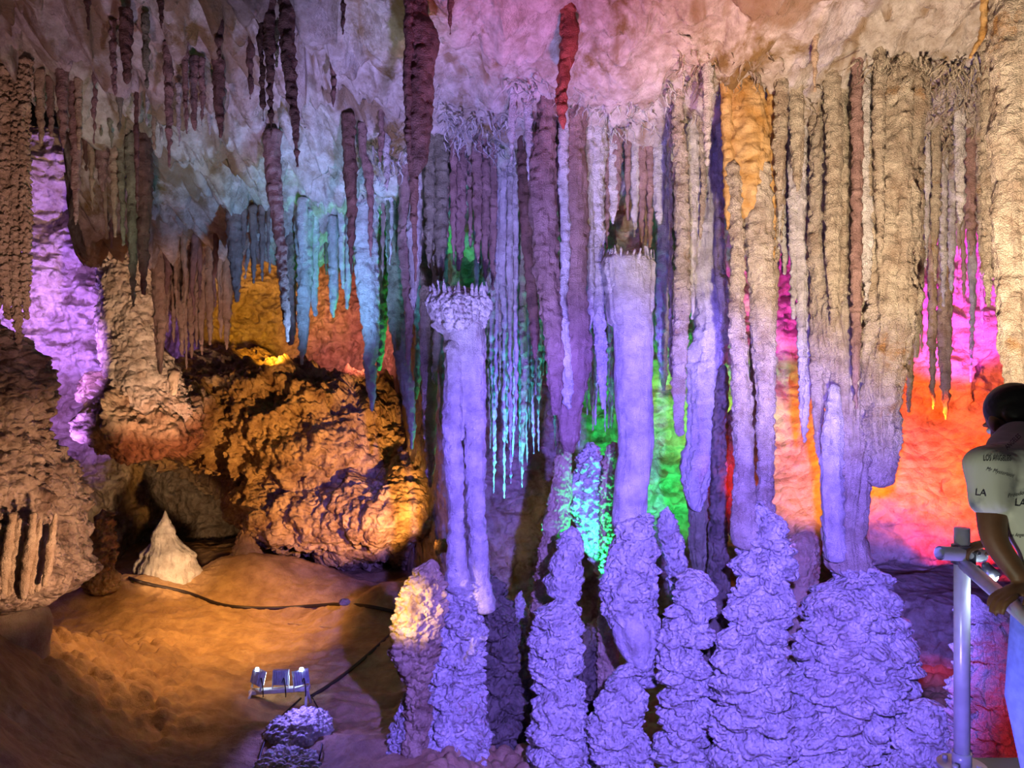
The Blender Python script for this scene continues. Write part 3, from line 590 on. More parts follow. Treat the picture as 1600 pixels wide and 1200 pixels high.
# the crown hanging over the mushroom cap
for i, (x, y0, y1, w) in enumerate([(672, 330, 420, 16), (684, 320, 432, 20), (697, 290, 378, 10), (709, 270, 415, 10), (722, 280, 404, 12), (735, 290, 388, 8), (747, 300, 412, 14), (758, 300, 440, 14), (770, 310, 455, 12), (690, 360, 440, 18), (716, 350, 425, 14)]):
    spike(['leftmost', 'second', 'third', 'fourth', 'fifth', 'sixth', 'seventh', 'eighth', 'rightmost', 'stoutest', 'shortest'][i] + ' stalactite of the crown hanging just above the mushroom cap', x, y0, y1, w, 'green' if i in (0, 1, 9) else 'mauve', 9.5 + .1 * (i % 3), group='crown of stalactites over the mushroom cap', rough=1.2)

# ---- right part
for x, y0, y1, w, m, Y, l in [(1212, 200, 520, 13, 'cream', 9.1, 'cream strand right of the two-stranded column'), (1226, 210, 430, 16, 'white', 9.3, 'pale ribbed stalactite over the magenta gap'), (1240, 190, 500, 15, 'white', 9.0, 'white curtain strand over the magenta gap'),
        (1252, 230, 655, 18, 'white', 9.0, 'lavender long stalactite beside the magenta gap'), (1257, 520, 692, 16, 'white', 9.1, 'violet icicle tip before the orange wall'), (1267, 250, 620, 13, 'mauve', 9.3, 'dark blue strand behind the lavender stalactite'),
        (1292, 250, 640, 44, 'cream', 8.8, 'thick pale cream stalactite left of the terraced column'), (1281, 420, 716, 24, 'cream', 8.85, 'long tapering mauve-grey stalactite with tip over the orange wall'), (1312, 300, 560, 20, 'cream', 8.6, 'smooth cream strand joined to the terraced column'),
        (1432, 240, 560, 20, 'cream', 9.2, 'cream strand right of the massive blunt stalactite'), (1420, 420, 645, 14, 'tan', 9.6, 'brown pointed stalactite over the orange wall'), (1447, 250, 420, 13, 'white', 9.4, 'pale fretted stalactite by the magenta wall'),
        (1462, 230, 440, 14, 'cream', 9.2, 'cream beaded stalactite by the magenta wall'), (1474, 260, 480, 12, 'white', 9.7, 'pink lit drapery strand by the magenta wall'), (1487, 280, 455, 12, 'white', 10.0, 'pink lit folded strand left of the deep magenta patch'),
        (1478, 420, 656, 20, 'tan', 10.2, 'red brown stub before the red wall'), (1458, 430, 640, 12, 'tan', 10.1, 'small orange stub before the orange wall'), (1500, 210, 350, 14, 'white', 8.8, 'white stalactite over the deep magenta patch'),
        (1516, 200, 400, 20, 'mauve', 9.2, 'purple shaded stalactite left of the right-hand drapery'), (1534, 210, 430, 14, 'cream', 8.4, 'slim cream stalactite bordering the right-hand drapery'), (1545, 190, 480, 20, 'cream', 7.8, 'tan stalactite on the flank of the right-hand drapery'),
        (1338, 380, 640, 14, 'mauve', 8.2, 'shaded violet seam strand on the terraced column'),
        (1352, 250, 470, 20, 'white', 8.3, 'pale strand in the crease between the terraced column and the massive stalactite'), (1374, 230, 400, 16, 'cream', 8.05, 'beaded cream strand on the left face of the massive stalactite'), (1412, 240, 520, 22, 'cream', 8.1, 'cream rib down the right face of the massive stalactite'), (1302, 270, 520, 22, 'cream', 8.4, 'cream rib on the left of the terraced column crown'),
        (1105, 120, 260, 13, 'white', 8.0, 'grey stick-like stalactite left of the ochre crown'), (1219, 120, 330, 18, 'cream', 8.2, 'cream strand right of the ochre crown'), (1245, 130, 300, 22, 'cream', 8.4, 'tan knobbly stalactite right of the ochre crown'),
        (1136, 160, 360, 16, 'ochre', 8.3, 'ochre strand on the left flank of the ochre crown'), (1206, 190, 420, 14, 'ochre', 8.35, 'ochre strand on the right flank of the ochre crown')]:
    stal(l, [(y0, x, w), (y0 + .5 * (y1 - y0), x, w * .95), (y0 + .82 * (y1 - y0), x, w * .6), (y1, x, w * .16 + 1)], m, Y, popcorn=.008, flute=.06)
stal('bent orange stalactite curling from the top right ceiling', [(-20, 1540, 12), (15, 1538, 12), (40, 1538, 11), (60, 1533, 9), (80, 1521, 7), (92, 1516, 4)], 'ochre', 7.0, rough=.6)
spike('short upright brown spike on the cream ceiling', 1273, 78, 145, 9, 'tan', None)
spike('dark slanting splinter on the cream ceiling', 1552, 75, 122, 5, 'brown', 7.6, dx=-18)

# ---- dense curtains: many thin stalactites, each its own
ORD = ['leftmost', 'second', 'third', 'fourth', 'fifth', 'sixth', 'seventh', 'eighth', 'ninth', 'tenth', 'eleventh', 'twelfth', 'thirteenth', 'fourteenth', 'fifteenth', 'sixteenth', 'seventeenth', 'eighteenth', 'nineteenth', 'twentieth']
CURT = {}
def curtain(where, px0, px1, n, top, bot0, bot1, Y0, Y1, mats, wmin=7, wmax=14, ceil=True):
    for i in range(n):
        x = px0 + (px1 - px0) * (i + .5 + random.uniform(-.35, .35)) / n
        y1 = random.uniform(bot0, bot1); w = random.uniform(wmin, wmax); Y = random.uniform(Y0, Y1); m = random.choice(mats)
        y0 = top + random.uniform(-20, 20)
        L = y1 - y0
        o = formation('stalactite', [(y0, x, w * 1.1), (y0 + .5 * L, x + random.uniform(-4, 4), w * random.uniform(.55, .95)), (y0 + .82 * L, x, w * .42), (y1, x + random.uniform(-2, 2), 1.6)],
                  Y, M[m], 'x', 'stalactite', 'thin stalactites ' + where, ceil=ceil, popcorn=.006 if w > 9 else 0, res=3)
        CURT.setdefault(where, []).append((x, o))
curtain('between the cleft column and the long mauve stalactite', 764, 845, 16, 300, 600, 780, 9.6, 10.8, ['white', 'white', 'cream'], 8, 14)
curtain('high behind the mushroom cap', 740, 845, 14, 270, 420, 600, 9.8, 11.2, ['white'], 9, 16)
curtain('above the cyan fringe', 585, 690, 14, 270, 380, 480, 10.4, 11.4, ['white', 'mauve'], 8, 15)
curtain('behind the square-tipped stalactite', 845, 960, 14, 330, 560, 700, 10.2, 11.2, ['white', 'white', 'cream'], 9, 14)
curtain('in the green glow left of the brightest column', 900, 962, 9, 330, 590, 680, 9.8, 10.6, ['white'], 8, 12)
curtain('over the green opening', 1018, 1135, 14, 260, 480, 620, 10.2, 11.4, ['white', 'white', 'mauve'], 9, 16)
curtain('in the crown over the bright column', 900, 1050, 16, 200, 260, 400, 9.3, 10.2, ['white', 'mauve'], 8, 16)
curtain('crowded around the ochre crown', 1085, 1260, 18, 180, 270, 440, 8.7, 9.9, ['white', 'cream'], 8, 15)
curtain('in the magenta gap', 1204, 1262, 4, 300, 420, 560, 10.2, 11.4, ['white', 'mauve'], 8, 13)
curtain('behind the terraced column', 1255, 1420, 16, 270, 420, 600, 9.6, 10.8, ['cream', 'white'], 9, 18)
curtain('fringing the top of the magenta wall', 1405, 1560, 18, 240, 310, 400, 9.2, 10.6, ['cream', 'white'], 7, 14)
curtain('hanging low over the red wall', 1410, 1545, 8, 300, 440, 600, 10.2, 11.2, ['white', 'cream', 'tan'], 7, 14)
curtain('above the tan buttress', 130, 245, 12, 235, 280, 400, 10.2, 11.6, ['mauve', 'tan', 'green'], 8, 15)
curtain('along the lip over the dark hollow', 255, 360, 12, 400, 440, 520, 11.9, 12.6, ['tan', 'mauve'], 6, 11)
curtain('along the lip over the orange alcove', 360, 600, 14, 370, 410, 470, 11.6, 12.3, ['white', 'mauve'], 6, 12)
curtain('draped over the brown crown near centre', 795, 915, 14, 175, 230, 360, 8.6, 9.6, ['mauve', 'green', 'white'], 8, 16)
curtain('scattered over the folded left ceiling', 140, 350, 16, 120, 165, 240, 8.3, 9.6, ['mauve', 'tan', 'green', 'white'], 5, 11)

# ---- helictites: tangled twigs on the ceiling; nobody could count them
def twigs(label, boxes, m, seed):
    r = random.Random(seed); vs, fs = [], []
    for (x0, x1, y0, y1, n, Lmax) in boxes:
        for _ in range(n):
            px, py = r.uniform(x0, x1), r.uniform(y0, y1); Y = ceil_depth(px, min(py, 395))
            x, y = (px - 800) / F * Y, Y; z = float(ceil0(np.array([x]), np.array([y]))[0]) + .12
            p = np.array((x, y, z)); d = np.array((r.uniform(-.6, .6), r.uniform(-.6, .2), -1.0)); L = r.uniform(.4, 1) * Lmax; ns = 7
            pts = []
            for k in range(ns + 1):
                pts.append(p.copy()); d = d + np.array((r.uniform(-.7, .7), r.uniform(-.5, .5), r.uniform(-.5, .35))); d /= np.linalg.norm(d); p = p + d * L / ns
            rad = r.uniform(.010, .022); b0 = len(vs)
            for k, q in enumerate(pts):
                w = rad * (1 - k / (ns + .4))
                for a in range(5):
                    t = 2 * math.pi * a / 5; vs.append((q[0] + w * math.cos(t), q[1] + w * .7 * math.sin(t), q[2] + w * .5 * math.sin(t)))
            for k in range(ns):
                for a in range(5):
                    fs.append((b0 + k * 5 + a, b0 + k * 5 + (a + 1) % 5, b0 + k * 5 + 5 + (a + 1) % 5, b0 + k * 5 + 5 + a))
    o = mesh_obj('helictites', vs, fs, m); tag(o, label, 'helictites', kind='stuff')
twigs('tangle of twisted cream helictites on the right ceiling', [(1340, 1600, 105, 260, 520, .42), (1220, 1360, 150, 280, 160, .3), (1060, 1220, 90, 220, 160, .3)], M['cream'], 3)
twigs('fine pale helictites around the violet crowns', [(690, 790, 190, 330, 200, .3), (790, 1060, 130, 300, 330, .3), (560, 700, 240, 380, 160, .3)], M['white'], 4)
# ------------------------------------------------------------------ man-made things
from mathutils.bvhtree import BVHTree
def bvh_of(o):
    me = o.data; mw = Matrix.Translation(o.location)
    return BVHTree.FromPolygons([mw @ v.co for v in me.vertices], [tuple(p.vertices) for p in me.polygons])
FLOOR = bvh_of(bpy.data.objects['floor'])
def on_floor(px, py, lift=.02):
    d = (P(px, py, 1) - Vector((0, 0, H))).normalized()
    h = FLOOR.ray_cast(Vector((0, 0, H)), d)
    return (h[0] if h[0] else P(px, py, 14)) + Vector((0, 0, lift))
def floor_under(x, y):
    h = FLOOR.ray_cast(Vector((x, y, 0)), Vector((0, 0, -1))); return h[0].z if h[0] else ground(x, y)

def bm_obj(name, bm, m, parent=None, loc=None, smooth=True, bevel=0):
    me = bpy.data.meshes.new(name)
    if bevel: bmesh.ops.bevel(bm, geom=[e for e in bm.edges if e.calc_face_angle(0) > .6], offset=bevel, segments=2, affect='EDGES', profile=.7)
    bm.normal_update(); bm.to_mesh(me); bm.free()
    me.materials.append(m)
    for p in me.polygons: p.use_smooth = smooth and len(p.vertices) <= 4
    o = bpy.data.objects.new(name, me); C.objects.link(o)
    if parent is not None:
        o.parent = parent
        if loc is None: o.matrix_parent_inverse = Matrix.Translation(-parent.location)
        else: o.location = loc
    elif loc is not None: o.location = loc
    return o
def add_box(bm, c, s, rot=None):
    r = bmesh.ops.create_cube(bm, size=1); mt = Matrix.Translation(c) @ (rot or Matrix()) @ Matrix.Diagonal((*s, 1))
    bmesh.ops.transform(bm, matrix=mt, verts=r['verts'])
def add_cyl(bm, a, b, r1, r2=None, n=24, caps=True):
    a, b = Vector(a), Vector(b); d = b - a
    r = bmesh.ops.create_cone(bm, cap_ends=caps, segments=n, radius1=r1, radius2=r2 if r2 is not None else r1, depth=d.length)
    bmesh.ops.transform(bm, matrix=Matrix.Translation((a + b) / 2) @ d.to_track_quat('Z', 'Y').to_matrix().to_4x4(), verts=r['verts'])
def tube_pts(pts, r, n=8, closed_ends=True, sub=8):
    pts = [Vector(p) for p in pts]; out = []
    for i in range(len(pts) - 1):                                   # Catmull-Rom
        p0, p1, p2, p3 = pts[max(i - 1, 0)], pts[i], pts[i + 1], pts[min(i + 2, len(pts) - 1)]
        for k in range(sub):
            t = k / sub
            out.append(.5 * ((2 * p1) + (p2 - p0) * t + (2 * p0 - 5 * p1 + 4 * p2 - p3) * t * t + (3 * p1 - p0 - 3 * p2 + p3) * t ** 3))
    out.append(pts[-1]); vs, fs = [], []
    up = Vector((0, 0, 1))
    for i, p in enumerate(out):
        d = (out[min(i + 1, len(out) - 1)] - out[max(i - 1, 0)]).normalized()
        s = d.cross(up); s = s.normalized() if s.length > 1e-4 else Vector((1, 0, 0)); u = s.cross(d)
        for a in range(n):
            t = 2 * math.pi * a / n; vs.append(tuple(p + (s * math.cos(t) + u * math.sin(t)) * r))
    for i in range(len(out) - 1):
        for a in range(n): fs.append((i * n + a, i * n + (a + 1) % n, (i + 1) * n + (a + 1) % n, (i + 1) * n + a))
    return vs, fs
M['cable'] = plain('black_rubber_cable', (.03, .02, .018), .5, noise_s=30)
M['rope'] = plain('pale_wire', (.45, .35, .2), .6, noise_s=30)
def cable(label, pix, r, m='cable', sub=8, name='power_cable', cat='cable'):
    pts = [on_floor(a, b, r * .6) for a, b in pix]
    # bridge hollows: never let a point jump far in depth
    vs, fs = tube_pts(pts, r, 8, sub=sub)
    o = mesh_obj(name, vs, fs, M[m], origin=tuple(pts[0])); return tag(o, label, cat)
cable('thick dark cable sagging across the ochre floor in front of the pale cone', [(124, 872), (160, 887), (205, 906), (235, 915), (290, 927), (340, 945), (380, 951), (430, 952), (480, 949), (530, 946), (575, 949), (618, 958)], .032)
cable('dark cable running from the yellow popcorn down to the floodlight stand', [(613, 990), (580, 1020), (545, 1050), (512, 1074), (486, 1090)], .026)
cable('thin cable looping right of the floodlight stand to the bottom edge', [(487, 1090), (498, 1110), (504, 1135), (503, 1165), (498, 1190)], .010)
cable('thin cable curling left from the floodlight stand to the bottom edge', [(470, 1092), (440, 1120), (420, 1145), (408, 1175), (403, 1199)], .013)
cable('thin pale wire above the floodlight stand', [(450, 974), (500, 979), (560, 981), (612, 980)], .007, 'rope', name='wire', cat='wire')

# two popcorn rocks on the floor before the floodlight stand
for lab, px, py, w, h, sd in (('violet lit popcorn rock in front of the floodlight stand', 468, 1140, 100, 38, 49), ('dim blue popcorn rock at the bottom edge below the floodlight stand', 455, 1194, 96, 34, 50)):
    q = on_floor(px, py, 0)
    blob('boulder', lab, 'rock', px, py, q.y, w, h, .8, M['knobby'], pop=.035, rough=.07, seed=sd, n=(150, 240))
# floodlight stand
M['stand_white'] = plain('white_painted_metal', (.75, .76, .80), .4, .1, noise_s=12)
M['lamp_body'] = plain('blue_grey_cast_housing', (.45, .47, .62), .45, .1, noise_s=20)
M['lens'] = plain('lit_lamp_glass', (.9, .95, 1), .1, 0, (.75, .9, 1), 9)
def floodlight_stand():
    Y = 10.2; k = Y / F; zg = floor_under((437 - 800) * k, Y)
    base = Vector(((437 - 800) * k, Y, zg)); t = thing('floodlight_stand', 'white bench-like stand carrying three cave floodlights on the muddy floor', 'floodlight', base)
    zb = max(H + (600 - 1078) * k, zg + .16)
    bm = bmesh.new(); add_box(bm, (base.x, Y, zb), (.80, .10, .055), Matrix.Rotation(.07, 4, 'Y').inverted()); bm_obj('beam', bm, M['stand_white'], t, bevel=.008)
    for sx in (-1, 1):
        for sy in (-1, 1):
            bm = bmesh.new(); x = base.x + sx * .36
            add_cyl(bm, (x + sx * .02, Y + sy * .14, floor_under(x, Y + sy * .14) - .02), (x, Y + sy * .02, zb), .018, n=12); bm_obj('leg', bm, M['stand_white'], t)
    for i, (px, yaw, tilt, lit) in enumerate(((404, -.75, -.25, True), (439, 0, -.12, False), (470, .7, -.25, True))):
        x = (px - 800) * k; c = Vector((x, Y, zb + .17)); R = Matrix.Rotation(yaw, 4, 'Z') @ Matrix.Rotation(tilt, 4, 'X')
        bm = bmesh.new(); add_box(bm, (0, 0, 0), (.20, .075, .19))
        for q in range(6): add_box(bm, (-.075 + q * .03, -.048, 0), (.006, .028, .16))
        bmesh.ops.transform(bm, matrix=Matrix.Translation(c) @ R, verts=bm.verts)
        f = bm_obj('floodlight', bm, M['lamp_body'], t, smooth=False)
        def part(nm, bm, m):
            bmesh.ops.transform(bm, matrix=Matrix.Translation(c) @ R, verts=bm.verts)
            o = bm_obj(nm, bm, m, None, smooth=False); o.parent = f; return o
        bm = bmesh.new(); add_box(bm, (0, .044, 0), (.17, .012, .16)); part('lens', bm, M['lens'] if lit else M['lamp_body'])
        bm = bmesh.new()
        for s in (-1, 1): add_box(bm, (s * .108, 0, -.07), (.006, .03, .18))
        add_box(bm, (0, 0, -.16), (.222, .03, .006)); part('bracket', bm, M['stand_white'])
        bm = bmesh.new(); add_cyl(bm, (0, -.035, .10 if lit else -.02), (0, -.06, .10 if lit else -.02), .028 if lit else .012, n=20)
        part('lens_glow_disc' if lit else 'cable_gland', bm, M['lens'] if lit else M['lamp_body'])  # added glowing disc gives the lens glow at the top of the housing
        vs, fs = tube_pts([c + Vector((.03, -.05, -.05)), c + Vector((.07, -.10, .02)), c + Vector((.09, -.10, -.12)), c + Vector((.08, -.06, -.24))], .007, 6)
        o = mesh_obj('lead', vs, fs, M['cable']); o.parent = f
floodlight_stand()

# visitors' platform and railing
def platform():
    bm = bmesh.new()
    pl = [(-3, -1.5), (4.2, -1.5), (4.2, 2.98), (1.66, 2.98), (1.10, .95), (-3, .95)]
    vb = [bm.verts.new((x, y, -.18)) for x, y in pl]; vt = [bm.verts.new((x, y, 0)) for x, y in pl]
    bm.faces.new(vb[::-1]); bm.faces.new(vt)
    for i in range(len(pl)): bm.faces.new((vb[i], vb[(i + 1) % 6], vt[(i + 1) % 6], vt[i]))
    o = bm_obj('platform', bm, plain('worn_concrete', (.35, .33, .31), .8, noise_s=6), smooth=False, bevel=.01)
    tag(o, 'concrete visitors platform with a railing', 'platform', kind='structure')
platform()
M['tube'] = plain('galvanised_steel_tube', (.78, .79, .84), .3, .15, noise_s=8)
M['clamp'] = plain('dark_steel_clamp', (.20, .20, .24), .4, .8, noise_s=16)
def railing():
    a = P(1503, 866, 2.9); base = Vector((a.x, a.y, 0))
    t = thing('railing', 'pale steel tube railing post with a clamped handrail at the right', 'railing', base)
    bm = bmesh.new(); add_cyl(bm, (a.x, a.y, .012), (a.x, a.y, a.z + .10), .028, n=32); bm_obj('post', bm, M['tube'], t)
    bm = bmesh.new(); add_cyl(bm, (a.x, a.y, 0), (a.x, a.y, .014), .085, n=32); add_cyl(bm, (a.x, a.y, .014), (a.x, a.y, .06), .034, n=32)
    for q in range(4): add_cyl(bm, (a.x + .06 * math.cos(q * 1.57 + .7), a.y + .06 * math.sin(q * 1.57 + .7), .012), (a.x + .06 * math.cos(q * 1.57 + .7), a.y + .06 * math.sin(q * 1.57 + .7), .03), .01, n=6)
    bm_obj('base_flange', bm, M['tube'], t)
    # short cross tube with an open end
    c0 = P(1468, 864, 2.84); c1 = P(1535, 868, 2.90)
    bm = bmesh.new(); add_cyl(bm, c0, c1, .026, n=32, caps=False); add_cyl(bm, c0 + (c1 - c0) * .0005, c1, .021, n=32, caps=False); bm_obj('cross_tube', bm, M['tube'], t)
    r0 = Vector((a.x + .015, 2.93, a.z - .035)); r1 = Vector((1.475, 2.2, .80)); r2 = r1 + (r1 - r0) * 1.1
    bm = bmesh.new(); add_cyl(bm, r0, Vector((r2.x, r2.y, .79)), .024, n=32); bm_obj('handrail', bm, M['tube'], t)
    bm = bmesh.new(); add_box(bm, a + Vector((.0, -.035, 0)), (.055, .02, .075)); add_cyl(bm, a + Vector((-.02, -.05, -.045)), a + Vector((.035, -.05, -.045)), .016, n=16)
    add_cyl(bm, a + Vector((0, 0, -.036)), a + Vector((0, 0, .036)), .037, n=24); add_cyl(bm, a + Vector((.02, -.03, .02)), a + Vector((.02, -.075, .02)), .009, n=6)
    bm_obj('clamp', bm, M['clamp'], t, bevel=.003)
    # small work lamp hanging under the rail joint
    bm = bmesh.new(); add_cyl(bm, a + Vector((.075, -.02, -.03)), a + Vector((.095, -.02, -.075)), .012, .034, n=24); bm_obj('lamp_hood', bm, M['clamp'], t)
    bm = bmesh.new(); bmesh.ops.create_uvsphere(bm, u_segments=20, v_segments=12, radius=.024); bmesh.ops.translate(bm, verts=bm.verts, vec=a + Vector((.095, -.025, -.075))); b = bm_obj('bulb', bm, M['lens'], t)
    l = bpy.data.lights.new('rail_lamp', 'POINT'); l.color = (.7, .85, 1); l.energy = 1.6; l.shadow_soft_size = .03
    o = bpy.data.objects.new('rail_lamp', l); C.objects.link(o); o.location = a + Vector((.10, -.06, -.12))
railing()

# ------------------------------------------------------------------ the person
def skin_mesh(nodes, edges, root, sub=2):
    me = bpy.data.meshes.new('tmp'); me.from_pydata([n[0] for n in nodes], edges, []); o = bpy.data.objects.new('tmp', me); C.objects.link(o)
    md = o.modifiers.new('s', 'SKIN'); md.use_smooth_shade = True
    for i, n in enumerate(nodes):
        r = n[1]; sv = me.skin_vertices[0].data[i]; sv.radius = (r, r) if not isinstance(r, tuple) else r; sv.use_root = (i == root)
    sd = o.modifiers.new('d', 'SUBSURF'); sd.levels = sub; sd.render_levels = sub
    dg = bpy.context.evaluated_depsgraph_get(); m2 = bpy.data.meshes.new_from_object(o.evaluated_get(dg))
    bpy.data.objects.remove(o); return m2
def remeshed(name, meshes, voxel, m, parent, smooth_it=4):
    bm = bmesh.new()
    for q in meshes: bm.from_mesh(q)
    me = bpy.data.meshes.new('tmp'); bm.to_mesh(me); bm.free(); o = bpy.data.objects.new('tmp', me); C.objects.link(o)
    r = o.modifiers.new('r', 'REMESH'); r.mode = 'VOXEL'; r.voxel_size = voxel; r.use_smooth_shade = True
    if smooth_it: s = o.modifiers.new('s', 'SMOOTH'); s.iterations = smooth_it; s.factor = .5
    dg = bpy.context.evaluated_depsgraph_get(); m2 = bpy.data.meshes.new_from_object(o.evaluated_get(dg)); bpy.data.objects.remove(o)
    m2.materials.clear(); m2.materials.append(m); m2.name = name
    for p in m2.polygons: p.use_smooth = True
    ob = bpy.data.objects.new(name, m2); C.objects.link(ob)
    if parent is not None: ob.parent = parent; ob.matrix_parent_inverse = Matrix.Translation(-parent.location)
    return ob
def ell(c, r, rot=None, n=24):
    bm = bmesh.new(); bmesh.ops.create_uvsphere(bm, u_segments=n, v_segments=n // 2, radius=1)
    bmesh.ops.transform(bm, matrix=Matrix.Translation(c) @ (rot or Matrix()) @ Matrix.Diagonal((*r, 1)), verts=bm.verts)
    me = bpy.data.meshes.new('e'); bm.to_mesh(me); bm.free(); return me
def swept(chain, n=9):
    # overlapping ellipsoids along a chain of (centre, rx, ry); a voxel remesh fuses them
    ms = []
    for (a, ra), (b, rb) in zip(chain[:-1], chain[1:]):
        for i in range(n + 1):
            f = i / n; rx, ry = ra[0] + (rb[0] - ra[0]) * f, ra[1] + (rb[1] - ra[1]) * f
            ms.append(ell(a + (b - a) * f, (rx, ry, min(rx, ry) * .8), n=20))
    return ms
def person():
    base = Vector((1.72, 2.36, 0))
    t = thing('person', 'person in a white printed T-shirt and blue jeans leaning on the railing', 'person', base)
    V = Vector
    pel, sp, ch, nk = V((1.72, 2.34, .90)), V((1.70, 2.40, 1.03)), V((1.70, 2.50, 1.17)), V((1.70, 2.58, 1.27))
    ls, rs = V((1.535, 2.46, 1.20)), V((1.87, 2.60, 1.21)); le, lw = V((1.495, 2.39, .965)), V((1.545, 2.31, .845))
    re, rw = V((1.93, 2.72, .97)), V((1.80, 2.86, .86)); hd = V((1.735, 2.66, 1.318))
    lh, rh = V((1.64, 2.34, .86)), V((1.81, 2.38, .86)); lk, rk = V((1.635, 2.42, .46)), V((1.83, 2.44, .46)); la, ra = V((1.65, 2.33, .09)), V((1.86, 2.34, .09))
    nodes = [(pel, (.125, .095)), (sp, (.12, .09)), (ch, (.125, .09)), (nk, .06), (ls, .062), (le, .042), (lw, .029), (rs, .062), (re, .042), (rw, .029), (lh, .085), (lk, .058), (la, .042), (rh, .085), (rk, .058), (ra, .042)]
    edges = [(0, 1), (1, 2), (2, 3), (2, 4), (4, 5), (5, 6), (2, 7), (7, 8), (8, 9), (0, 10), (10, 11), (11, 12), (0, 13), (13, 14), (14, 15)]
    parts = [skin_mesh(nodes, edges, 0)]
    # head, looking down and away into the cave
    HR = Matrix.Rotation(.12, 4, 'Z') @ Matrix.Rotation(-.55, 4, 'X')             # +y is the face
    def hp(x, y, z): return hd + (HR @ V((x, y, z, 1)).to_4d()).to_3d()
    parts += [ell(hp(0, -.012, .03), (.076, .094, .088), HR), ell(hp(0, .03, -.035), (.058, .068, .072), HR), ell(hp(0, .075, -.075), (.028, .026, .024), HR),
              ell(hp(0, .100, -.012), (.013, .020, .026), HR), ell(hp(0, .088, -.048), (.026, .014, .008), HR), ell(hp(-.077, .0, -.008), (.010, .020, .032), HR), ell(hp(.077, .0, -.008), (.010, .020, .032), HR),
              ell(hp(0, .080, .032), (.05, .014, .012), HR)]
    parts.append(skin_mesh([(nk - V((0, .03, .03)), .058), (hp(0, -.02, -.04), .055)], [(0, 1)], 0, 1))
    # hands: palm, four fingers over the rail, thumb from the side of the palm
    def hand(w, fwd, side, down):
        fwd, side, down = fwd.normalized(), side.normalized(), down.normalized()
        ms = [skin_mesh([(w, (.027, .019)), (w + fwd * .04, (.036, .015)), (w + fwd * .085, (.038, .013))], [(0, 1), (1, 2)], 0, 2)]
        for i, (o, L) in enumerate(((-.030, .066), (-.010, .076), (.010, .071), (.029, .055))):
            a = w + fwd * .082 + side * o
            b = a + (fwd * .85 + down * .35) * L * .45; c = b + (fwd * .35 + down * .9) * L * .33; d = c + (down * .95 - fwd * .25) * L * .27
            ms.append(skin_mesh([(a - fwd * .02, .0095), (b, .0085), (c, .0078), (d, .0065)], [(0, 1), (1, 2), (2, 3)], 0, 2))
        a = w + fwd * .022 - side * .028; b = a + (fwd * .6 - side * .6 + down * .35) * .035; c = b + (fwd * .75 - side * .2 + down * .55) * .032
        ms.append(skin_mesh([(a, .012), (b, .0105), (c, .0085)], [(0, 1), (1, 2)], 0, 2)); return ms
    parts += hand(lw, V((-.35, -.10, -.10)), V((-.2, 1, 0)), V((-.2, 0, -1)))
    parts += hand(rw, V((-.9, .1, -.15)), V((0, 1, 0)), V((-.1, 0, -1)))
    skin = plain('brown_skin', (.23, .105, .055), .5, noise_s=14)
    remeshed('body', parts, .0055, skin, t, 3)
    # hair: cap of short black hair
    hair = plain('black_hair', (.012, .010, .012), .45, noise_s=60)
    hb = remeshed('hair', [ell(hp(0, -.022, .045), (.084, .096, .085), HR), ell(hp(0, -.06, .0), (.076, .052, .070), HR)], .006, hair, t, 1)
    for s in (-1, 1):
        bm = bmesh.new(); bmesh.ops.create_uvsphere(bm, u_segments=16, v_segments=10, radius=.0115); bmesh.ops.translate(bm, verts=bm.verts, vec=hp(s * .030, .078, .008)); bm_obj('eye', bm, plain('eye_white', (.8, .78, .75), .2), t)
    # shirt
    def mix(a, b, f): return a + (b - a) * f
    sl, sr = mix(ls, le, .52), mix(rs, re, .52)
    sn = [(pel + V((0, -.01, -.10)), (.185, .145)), (pel + V((0, -.01, .03)), (.165, .13)), (sp, (.17, .14)), (ch, (.168, .14)), (nk - V((0, .02, .02)), .085), (ls + V((-.006, 0, -.005)), .088), (sl, .072), (rs, .088), (sr, .072)]
    shirt_m = bpy.data.materials.new('printed_white_cotton'); shirt_m.use_nodes = True
    nt = shirt_m.node_tree; b = nt.nodes['Principled BSDF']; b.inputs['Roughness'].default_value = .85
    tc = nt.nodes.new('ShaderNodeTexCoord'); n = nt.nodes.new('ShaderNodeTexNoise'); n.inputs['Scale'].default_value = 9; n.inputs['Detail'].default_value = 4
    nt.links.new(tc.outputs['Object'], n.inputs['Vector']); r = nt.nodes.new('ShaderNodeValToRGB')
    r.color_ramp.elements[0].position = .60; r.color_ramp.elements[1].position = .74; r.color_ramp.elements[0].color = (.82, .82, .74, 1); r.color_ramp.elements[1].color = (.30, .33, .36, 1)
    nt.links.new(n.outputs['Fac'], r.inputs['Fac']); nt.links.new(r.outputs['Color'], b.inputs['Base Color'])
    n2 = nt.nodes.new('ShaderNodeTexNoise'); n2.inputs['Scale'].default_value = 5; n2.inputs['Distortion'].default_value = 1.5; bp = nt.nodes.new('ShaderNodeBump'); bp.inputs['Strength'].default_value = .5; bp.inputs['Distance'].default_value = .03
    nt.links.new(tc.outputs['Object'], n2.inputs['Vector']); nt.links.new(n2.outputs['Fac'], bp.inputs['Height']); nt.links.new(bp.outputs['Normal'], b.inputs['Normal'])
    cl = [swept([(pel + V((0, -.01, -.09)), (.178, .135)), (pel + V((0, -.01, .04)), (.165, .13)), (sp, (.165, .135)), (ch, (.165, .13)), (mix(ch, nk, .7), (.115, .085)), (nk - V((0, .01, -.005)), (.072, .066))]),
          swept([(mix(ch, ls, .5), (.10, .10)), (ls + V((-.002, 0, -.01)), (.082, .082)), (mix(ls, le, .3), (.070, .072)), (sl, (.066, .068))]), swept([(mix(ch, rs, .5), (.10, .10)), (rs, (.082, .082)), (sr, (.066, .068))])]
    shirt = remeshed('t_shirt', sum(cl, []), .008, shirt_m, t, 6)
